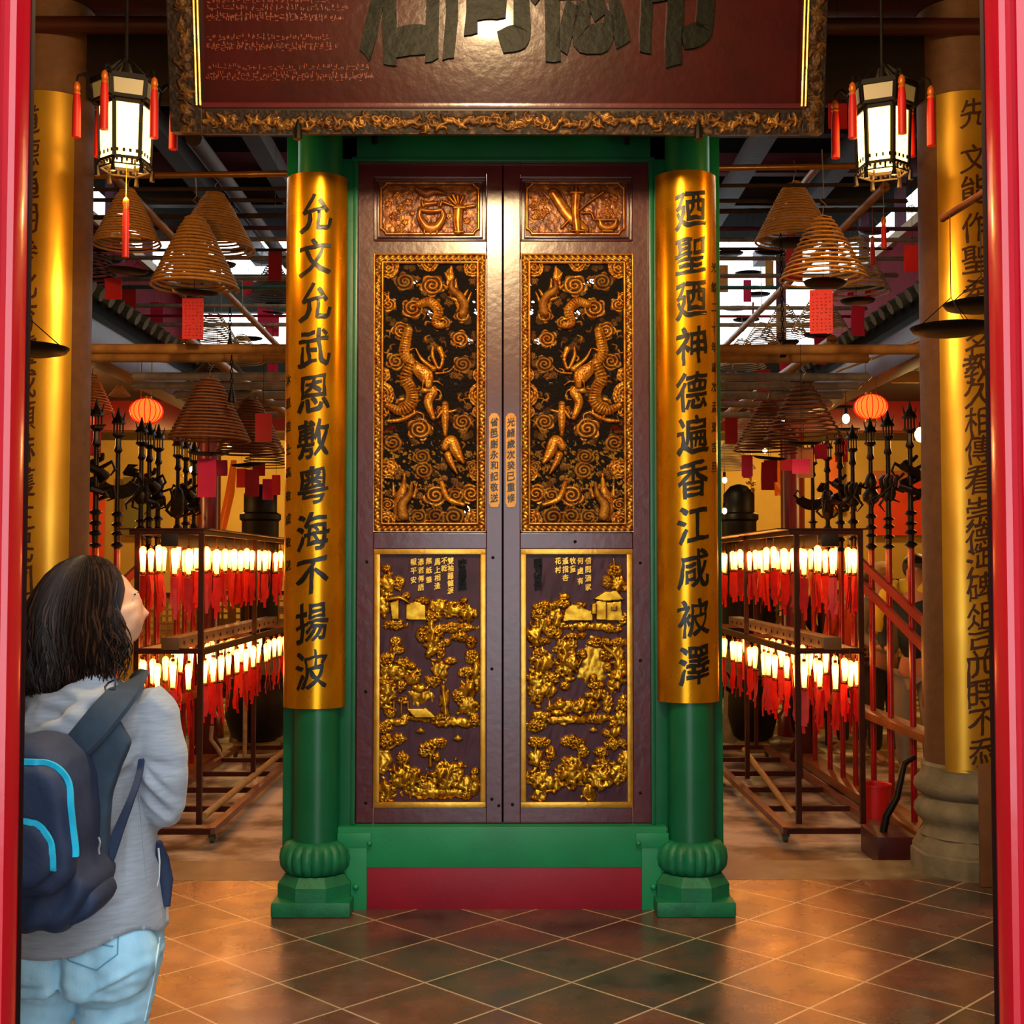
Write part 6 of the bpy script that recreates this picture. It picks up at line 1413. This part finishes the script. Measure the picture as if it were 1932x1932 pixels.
navy = mat('navy nylon', '#1a2c4c', .75, 0, '#132038', 12, bump=.25, bscale=40); slate = mat('slate blue padding', '#27394a', .85, 0, '#1e2d3c', 30, bump=.1, bscale=200)
bpy.context.view_layer.update()
for pts in ([(269, 1425), (262, 1500), (270, 1600), (276, 1665)], ): seam(sw, pts, .0012, mat('grey seam', '#8c929a', .9), 'seam')
f = MB()   # navy side pocket with a zip
pk = [P(300, 1588, -.03), P(306, 1620, .0), P(312, 1660, .0), P(312, 1710, .0)]; f.tube(pk, [.006, .014, .016, .01], 12, flat=.7); f.build('pocket_panel', navy, sw)
f = MB(); f.tube([P(299, 1600, -.062), P(301, 1625, -.066), P(300, 1655, -.07), P(296, 1672, -.075)], .0022, 6); f.build('zip', mat('silver zip', '#b8bcc0', .3, .8), sw)
# hood lying on the shoulders
f = MB(); n = 16
HP = [P(64, 1352, -.02), P(70, 1372, -.1), P(104, 1392, -.155), P(145, 1372, -.15), P(180, 1330, -.11), P(200, 1298, -.05), P(200, 1284, .02)]
f.tube(HP, [.03, .038, .036, .036, .034, .03, .025], 20, flat=.8); f.tube([P(75, 1330, -.03), P(110, 1345, -.1), P(150, 1335, -.11), P(186, 1295, -.06)], [.035, .045, .045, .035], 18)
me = remesh(f, .006, 5, 'hood'); fold(me, lambda x, y, z: .003*np.sin(x*80-z*120)+.002*np.sin(z*180+x*60)); me.materials.append(swm); hood = link('hood', me, None, pt)
# ---- hair
hcx = lambda y: float(np.interp(y, [1050, 1080, 1150, 1250, 1330], [168, 166, 158, 155, 150]))
hw = lambda y: float(np.interp(y, [1047, 1054, 1066, 1085, 1110, 1150, 1200, 1250, 1290, 1330, 1345], [8, 34, 56, 74, 88, 98, 100, 99, 92, 66, 40]))
def hpt(y, phi, k):
    """phi measured from the face direction; k = fraction of the hair volume"""
    r = hw(y)/F*YV*k; c = W(hcx(y), y, YV); a = fy+phi
    back = .5+.5*math.cos(phi-math.pi)          # 1 at the back of the head
    rr_ = r*(1-.06*(1-back))
    return Vector((c.x+rr_*math.sin(a), c.y-.0+rr_*math.cos(a)*.98, c.z))
s = MB(); rings = []
ys_ = [1049, 1052]+list(range(1056, 1316, 10)); npz = 48
for y in ys_:
    ring = []
    for i in range(npz):
        phi = -math.pi+2*math.pi*i/npz; k = .9
        if abs(phi) < R(60) and y > 1096: k = .9-.42*min(1, (y-1096)/30.)*math.cos(phi/R(60)*math.pi/2)**.5
        ring.append(hpt(y, phi, k))
    rings.append(ring)
s.loft(rings); me = s.mesh('hair'); hm = mat('under hair', '#140b08', .7, spec=.1)
hair = link('hair', me, hm, pt)
def strand_mat():
    m = mat('hair strands', '#2a170e', .5, 0, '#0f0806', 7, contrast=.18, spec=.22); return m
rr = random.Random(21); NS = 1700; groups = 1; f = MB(); f2 = MB()
for q in range(NS):
    u = rr.random(); phi = rr.choice((-1, 1))*R(lerp(40, 180, u**.85))
    y0 = 1049+rr.random()**2*30; yend = rr.uniform(1272, 1345) if abs(phi) > R(75) else rr.uniform(1225, 1290)
    k = rr.uniform(.9, 1.02); a1 = rr.uniform(.03, .14); ph = rr.uniform(0, 6.3)+phi*3; fr_ = rr.uniform(1.4, 2.4); pts = []; rs = []; n = 15
    clump = round(phi*7)/7*.6+phi*.4
    for i in range(n):
        t = i/(n-1); y = lerp(y0, yend, t**.93); p_ = lerp(phi, clump, t*.5)+a1*t*math.sin(ph+t*fr_*5.5)
        if abs(phi) < R(85): p_ += math.copysign(R(17), phi)*math.sin(math.pi*min(1, t*1.15))*(1-(abs(phi)-R(40))/R(45))
        kk = k+(.13*t*math.sin(clump*9+t*fr_*5.2)+.05*t*math.sin(ph+t*9)+.05*t*t)
        if abs(phi) < R(70): kk *= 1-.05*t
        pts.append(hpt(y, p_, kk)); rs.append(.0021*(1-.75*max(0, t-.6)/.4))
    (f2 if (abs(phi) < R(100) and rr.random() < .22) or rr.random() < .06 else f).tube(pts, rs, 4, caps=False)
f.build('hair_strands', strand_mat(), hair); f2.build('hair_strands', mat('lighter brown strands', '#432817', .5, spec=.25), hair)
# ---- backpack, its own thing
bp_ = thing('backpack', P(70, 1750, -.25), 'navy backpack with bright turquoise trim worn on the woman\'s back', 'backpack')
Q = lambda x, y, d=0.: W(x, y, YV-.26+d)
def padpoly(pts, y0, y1, name, m, parent, infl=.02, vox=.007, fn=None):
    """a rounded, filled pouch from an outline in the photo plane"""
    f = MB(); c = sum((Vector(p) for p in pts), Vector())/len(pts); n = len(pts); rings = []
    for k, t in enumerate((0, .12, .35, .65, .88, 1)):
        s_ = 1-.16*abs(2*t-1)**4; rings.append([(c.x+(p.x-c.x)*s_, lerp(y0, y1, t), c.z+(p.z-c.z)*s_) for p in pts])
    f.loft(rings); me = remesh(f, vox, 7, name)
    if fn: fold(me, fn)
    me.materials.append(m); return link(name, me, None, parent)
smooth_poly = lambda L: [L[i] for i in range(len(L))]
main = padpoly([Q(a, b_) for a, b_ in ((-60, 1420), (-20, 1392), (60, 1385), (110, 1398), (145, 1425), (160, 1465), (162, 1540), (158, 1610), (172, 1640), (190, 1670), (186, 1705), (160, 1738), (110, 1756), (40, 1762), (-30, 1755), (-60, 1700), (-66, 1560))], YV-.32, YV-.135, 'main_bag', navy, bp_,
               fn=lambda x, y, z: .003*np.sin(x*60+z*25)+.0035*np.sin(x*120-z*70)*np.clip((W(0, 1640, YV-.3).z-z)/.05, 0, 1))
pk1 = padpoly([Q(a, b_, -.08) for a, b_ in ((-55, 1448), (0, 1436), (70, 1440), (108, 1462), (124, 1500), (128, 1560), (140, 1620), (140, 1660), (100, 1690), (20, 1700), (-50, 1690))], YV-.36, YV-.3, 'front_pocket', navy, bp_, fn=lambda x, y, z: .002*np.sin(x*70+z*30))
pk2 = padpoly([Q(a, b_, -.12) for a, b_ in ((-50, 1560), (10, 1545), (60, 1550), (88, 1575), (98, 1610), (98, 1650), (60, 1680), (-40, 1680))], YV-.385, YV-.355, 'small_pocket', navy, bp_)
tq = mat('turquoise trim', '#1fb6dc', .5)
bpy.context.view_layer.update()
def ribbon(par, pts, w, m, name='trim_tape'):
    out = []; P2 = [Vector((a_, b_, 0)) for a_, b_ in pts]; Q2 = []
    for i in range(len(P2)-1):
        a, b0, c, d = P2[max(i-1, 0)], P2[i], P2[i+1], P2[min(i+2, len(P2)-1)]
        for k in range(4): t = k/4; v = .5*((2*b0)+(c-a)*t+(2*a-5*b0+4*c-d)*t*t+(3*b0-a-3*c+d)*t**3); Q2.append((v.x, v.y))
    pts = Q2+[pts[-1]]
    for i in range(len(pts)-1):
        for k in range(2):
            t = k/2; x, y = lerp(pts[i][0], pts[i+1][0], t), lerp(pts[i][1], pts[i+1][1], t); q = on_surf(par, x, y, .002)
            if q: out.append(q)
    if len(out) < 3: return
    f = MB()
    for i, p in enumerate(out):
        d = (out[min(i+1, len(out)-1)]-out[max(i-1, 0)]); d = Vector((d.x, 0, d.z)).normalized(); n_ = Vector((-d.z, 0, d.x))*w/2
        f.v += [tuple(p-n_+Vector((0, .004, 0))), tuple(p-n_-Vector((0, .003, 0))), tuple(p+n_-Vector((0, .003, 0))), tuple(p+n_+Vector((0, .004, 0)))]
    for i in range(len(out)-1): a = i*4; f.f += [(a+j, a+(j+1) % 4, a+4+(j+1) % 4, a+4+j) for j in range(4)]
    e = (len(out)-1)*4; f.f += [(0, 1, 2, 3), (e+3, e+2, e+1, e)]; f.build(name, m, par)
ribbon(pk1, [(-30, 1440), (55, 1442), (88, 1444), (112, 1458), (126, 1482), (129, 1520), (133, 1560), (138, 1600), (138, 1618)], .014, tq)
ribbon(pk2, [(-30, 1548), (50, 1552), (72, 1560), (90, 1582), (97, 1610), (98, 1646)], .009, tq)
# padded back panel and harness
padpoly([W(a, b_, YV-.16) for a, b_ in ((95, 1405), (160, 1390), (225, 1352), (236, 1372), (251, 1398), (232, 1440), (212, 1500), (207, 1580), (203, 1640), (206, 1690), (180, 1712), (120, 1700), (100, 1560))], YV-.18, YV-.145, 'back_panel', slate, bp_, vox=.006)
def strap(pts, ws, m, name, parent=bp_, th=.009):
    """flat webbing following 3-D points; width lies in the photo plane"""
    V_ = [Vector(p) for p in pts]; L = []; W_ = []
    for i in range(len(V_)-1):
        a = V_[max(i-1, 0)]; b0 = V_[i]; c = V_[i+1]; d = V_[min(i+2, len(V_)-1)]
        for k in range(5): t = k/5; L.append(.5*((2*b0)+(c-a)*t+(2*a-5*b0+4*c-d)*t*t+(3*b0-a-3*c+d)*t**3)); W_.append(lerp(ws[i], ws[i+1], t))
    L.append(V_[-1]); W_.append(ws[-1]); f = MB()
    for i, p in enumerate(L):
        d = (L[min(i+1, len(L)-1)]-L[max(i-1, 0)]).normalized(); o = Vector((0, -1, .35)); s_ = d.cross(o).normalized(); n_ = s_.cross(d).normalized(); w = W_[i]/2
        f.v += [tuple(p+s_*a*w+n_*b2*th/2) for a, b2 in ((-1, -.6), (-.85, 1), (.85, 1), (1, -.6), (.85, -1), (-.85, -1))]
    for i in range(len(L)-1): a = i*6; f.f += [(a+j, a+(j+1) % 6, a+6+(j+1) % 6, a+6+j) for j in range(6)]
    e = (len(L)-1)*6; f.f += [tuple(range(6)), tuple(e+5-j for j in range(6))]; return f.build(name, m, parent)
strap([P(126, 1425, -.185), P(165, 1385, -.19), P(205, 1338, -.17), P(236, 1300, -.11), P(252, 1284, -.01), P(262, 1300, .07), P(262, 1360, .13), P(262, 1420, .12)], [.055, .062, .064, .066, .066, .06, .05, .03], slate, 'shoulder_strap')
strap([P(20, 1425, -.165), P(0, 1385, -.165), P(10, 1320, -.1), P(30, 1300, -.0), P(35, 1330, .1), P(40, 1420, .13)], [.055, .06, .064, .066, .06, .04], slate, 'shoulder_strap')
strap([P(268, 1422, -.03), P(262, 1462, -.09), P(246, 1510, -.132), P(226, 1560, -.142), P(206, 1612, -.15), P(192, 1640, -.155)], [.012, .014, .015, .02, .026, .03], navy, 'webbing_strap', th=.004)
f = MB().tube([P(205, 1288, -.12), P(218, 1282, -.125), P(216, 1300, -.13), P(200, 1306, -.13), P(198, 1296, -.125)], .0022, 6, closed=True); f.build('cord_loop', M['ink'], bp_)
f = MB().box(P(163, 0, -.19).x, P(185, 0, -.19).x, YV-.2, YV-.18, W(0, 1508, YV-.19).z, W(0, 1490, YV-.19).z, .004); f.build('buckle', M['ink'], bp_)
f = MB().tube([P(186, 1580, -.2), P(189, 1590, -.205), P(186, 1602, -.205), P(187, 1612, -.205)], .0022, 6); f.build('carabiner', mat('silver zip', '#b8bcc0'), bp_)
padpoly([W(a, b_, YV-.24) for a, b_ in ((150, 1630), (190, 1655), (204, 1690), (196, 1706), (150, 1740), (110, 1745), (105, 1690))], YV-.3, YV-.17, 'side_pocket', navy, bp_, fn=lambda x, y, z: .004*np.sin(x*110-z*50))
# ================================================================ the red door posts in front
def red_post(side):
    Y0, Y1 = 1.8, 1.815
    f = MB(); sgn = -1 if side == 'left' else 1
    xi = (W(22, 966, Y0).x if side == 'left' else W(1893, 966, Y0).x)
    # stepped moulding profile extruded upright: (offset away from the opening, depth)
    pr = [(0, Y1+.03), (0, Y0+.012), (.004, Y0), (.012, Y0-.004), (.016, Y0+.004), (.024, Y0+.006), (.028, Y0-.006), (.04, Y0-.012), (.30, Y0-.012), (.30, Y1+.03)]
    rings = [[(xi+sgn*q, y, z) for q, y in pr] for z in np.linspace(0, 5.2, 14)]
    f.loft(rings); f.smooth = True
    o = f.build('trim_%s' % ('12' if side == 'left' else '13'), M['redframe']); tag(o, None, None, None, 'structure')
    xb = xi-sgn*.0015
    g = MB().box(min(xb, xi+sgn*.3), max(xb, xi+sgn*.3), Y1+.028, Y1+.043, 0, 5.2, .001); tag(g.build('trim_%s' % ('14' if side == 'left' else '15'), mat('post back shadow', '#1c0508', .7, spec=.1)), None, None, None, 'structure')  # dark strip: shadow at the post's back edge put into the colour
red_post('left'); red_post('right')
# ================================================================ camera, daylight, lamps and added fill lights
cam = bpy.data.cameras.new('camera'); co = bpy.data.objects.new('camera', cam); COL.objects.link(co); SC.camera = co
cam.sensor_width = 36; cam.lens = 36*F/1932; cam.shift_y = SHIFT/1932; cam.clip_start = .02
co.matrix_world = Matrix(((RGT.x, UPV.x, -FWD.x, 0), (RGT.y, UPV.y, -FWD.y, 0), (RGT.z, UPV.z, -FWD.z, CAMZ), (0, 0, 0, 1)))
bpy.data.objects.remove(_go)
w = bpy.data.worlds.new('sky'); SC.world = w; w.use_nodes = True
bg = w.node_tree.nodes['Background']; bg.inputs[0].default_value = (.86, .94, 1, 1); bg.inputs[1].default_value = 4.0
def lamp(name, loc, power, col='#ffb45a', r=.06, spec=1.):
    d = bpy.data.lights.new(name, 'POINT'); d.energy = power; d.color = hx(col)[:3]; d.shadow_soft_size = r; d.specular_factor = spec
    o = bpy.data.objects.new(name, d); COL.objects.link(o); o.location = loc; return o
lamp('hall_lamp', (-.12, 3.25, 3.98), 330, '#ffd8a0', .17)
for s_ in (-1, 1):
    lamp('back_hall_fill', (s_*3.4, 14.6, 2.9), 170, '#ffc878', .12)  # added fill that brightens the ochre back wall
    lamp('aisle_fill', (s_*4.2, 11.0, 2.7), 70, '#ffb868', .12)  # added fill that brightens the side aisles
lamp('court_fill', (0, 9.6, 4.6), 60, '#ffe6c8', .2)  # added fill standing in for daylight falling into the court
for q in (236, 1666): p = W(q, 330, 5.5); lamp('lantern_glow', (p.x, p.y, p.z-.06), 26, '#ffb45c', .04)
vs = SC.view_settings; SC.display_settings.display_device = 'sRGB'; vs.view_transform = 'Standard'; vs.look = 'None'; vs.exposure = 0.; vs.gamma = 1.; vs.use_curve_mapping = False
SC.cycles.use_denoising = True
SC.cycles.max_bounces = 6; SC.cycles.diffuse_bounces = 3; SC.cycles.glossy_bounces = 3; SC.cycles.transmission_bounces = 4; SC.cycles.caustics_reflective = False; SC.cycles.caustics_refractive = False
SC.cycles.sample_clamp_indirect = 4.
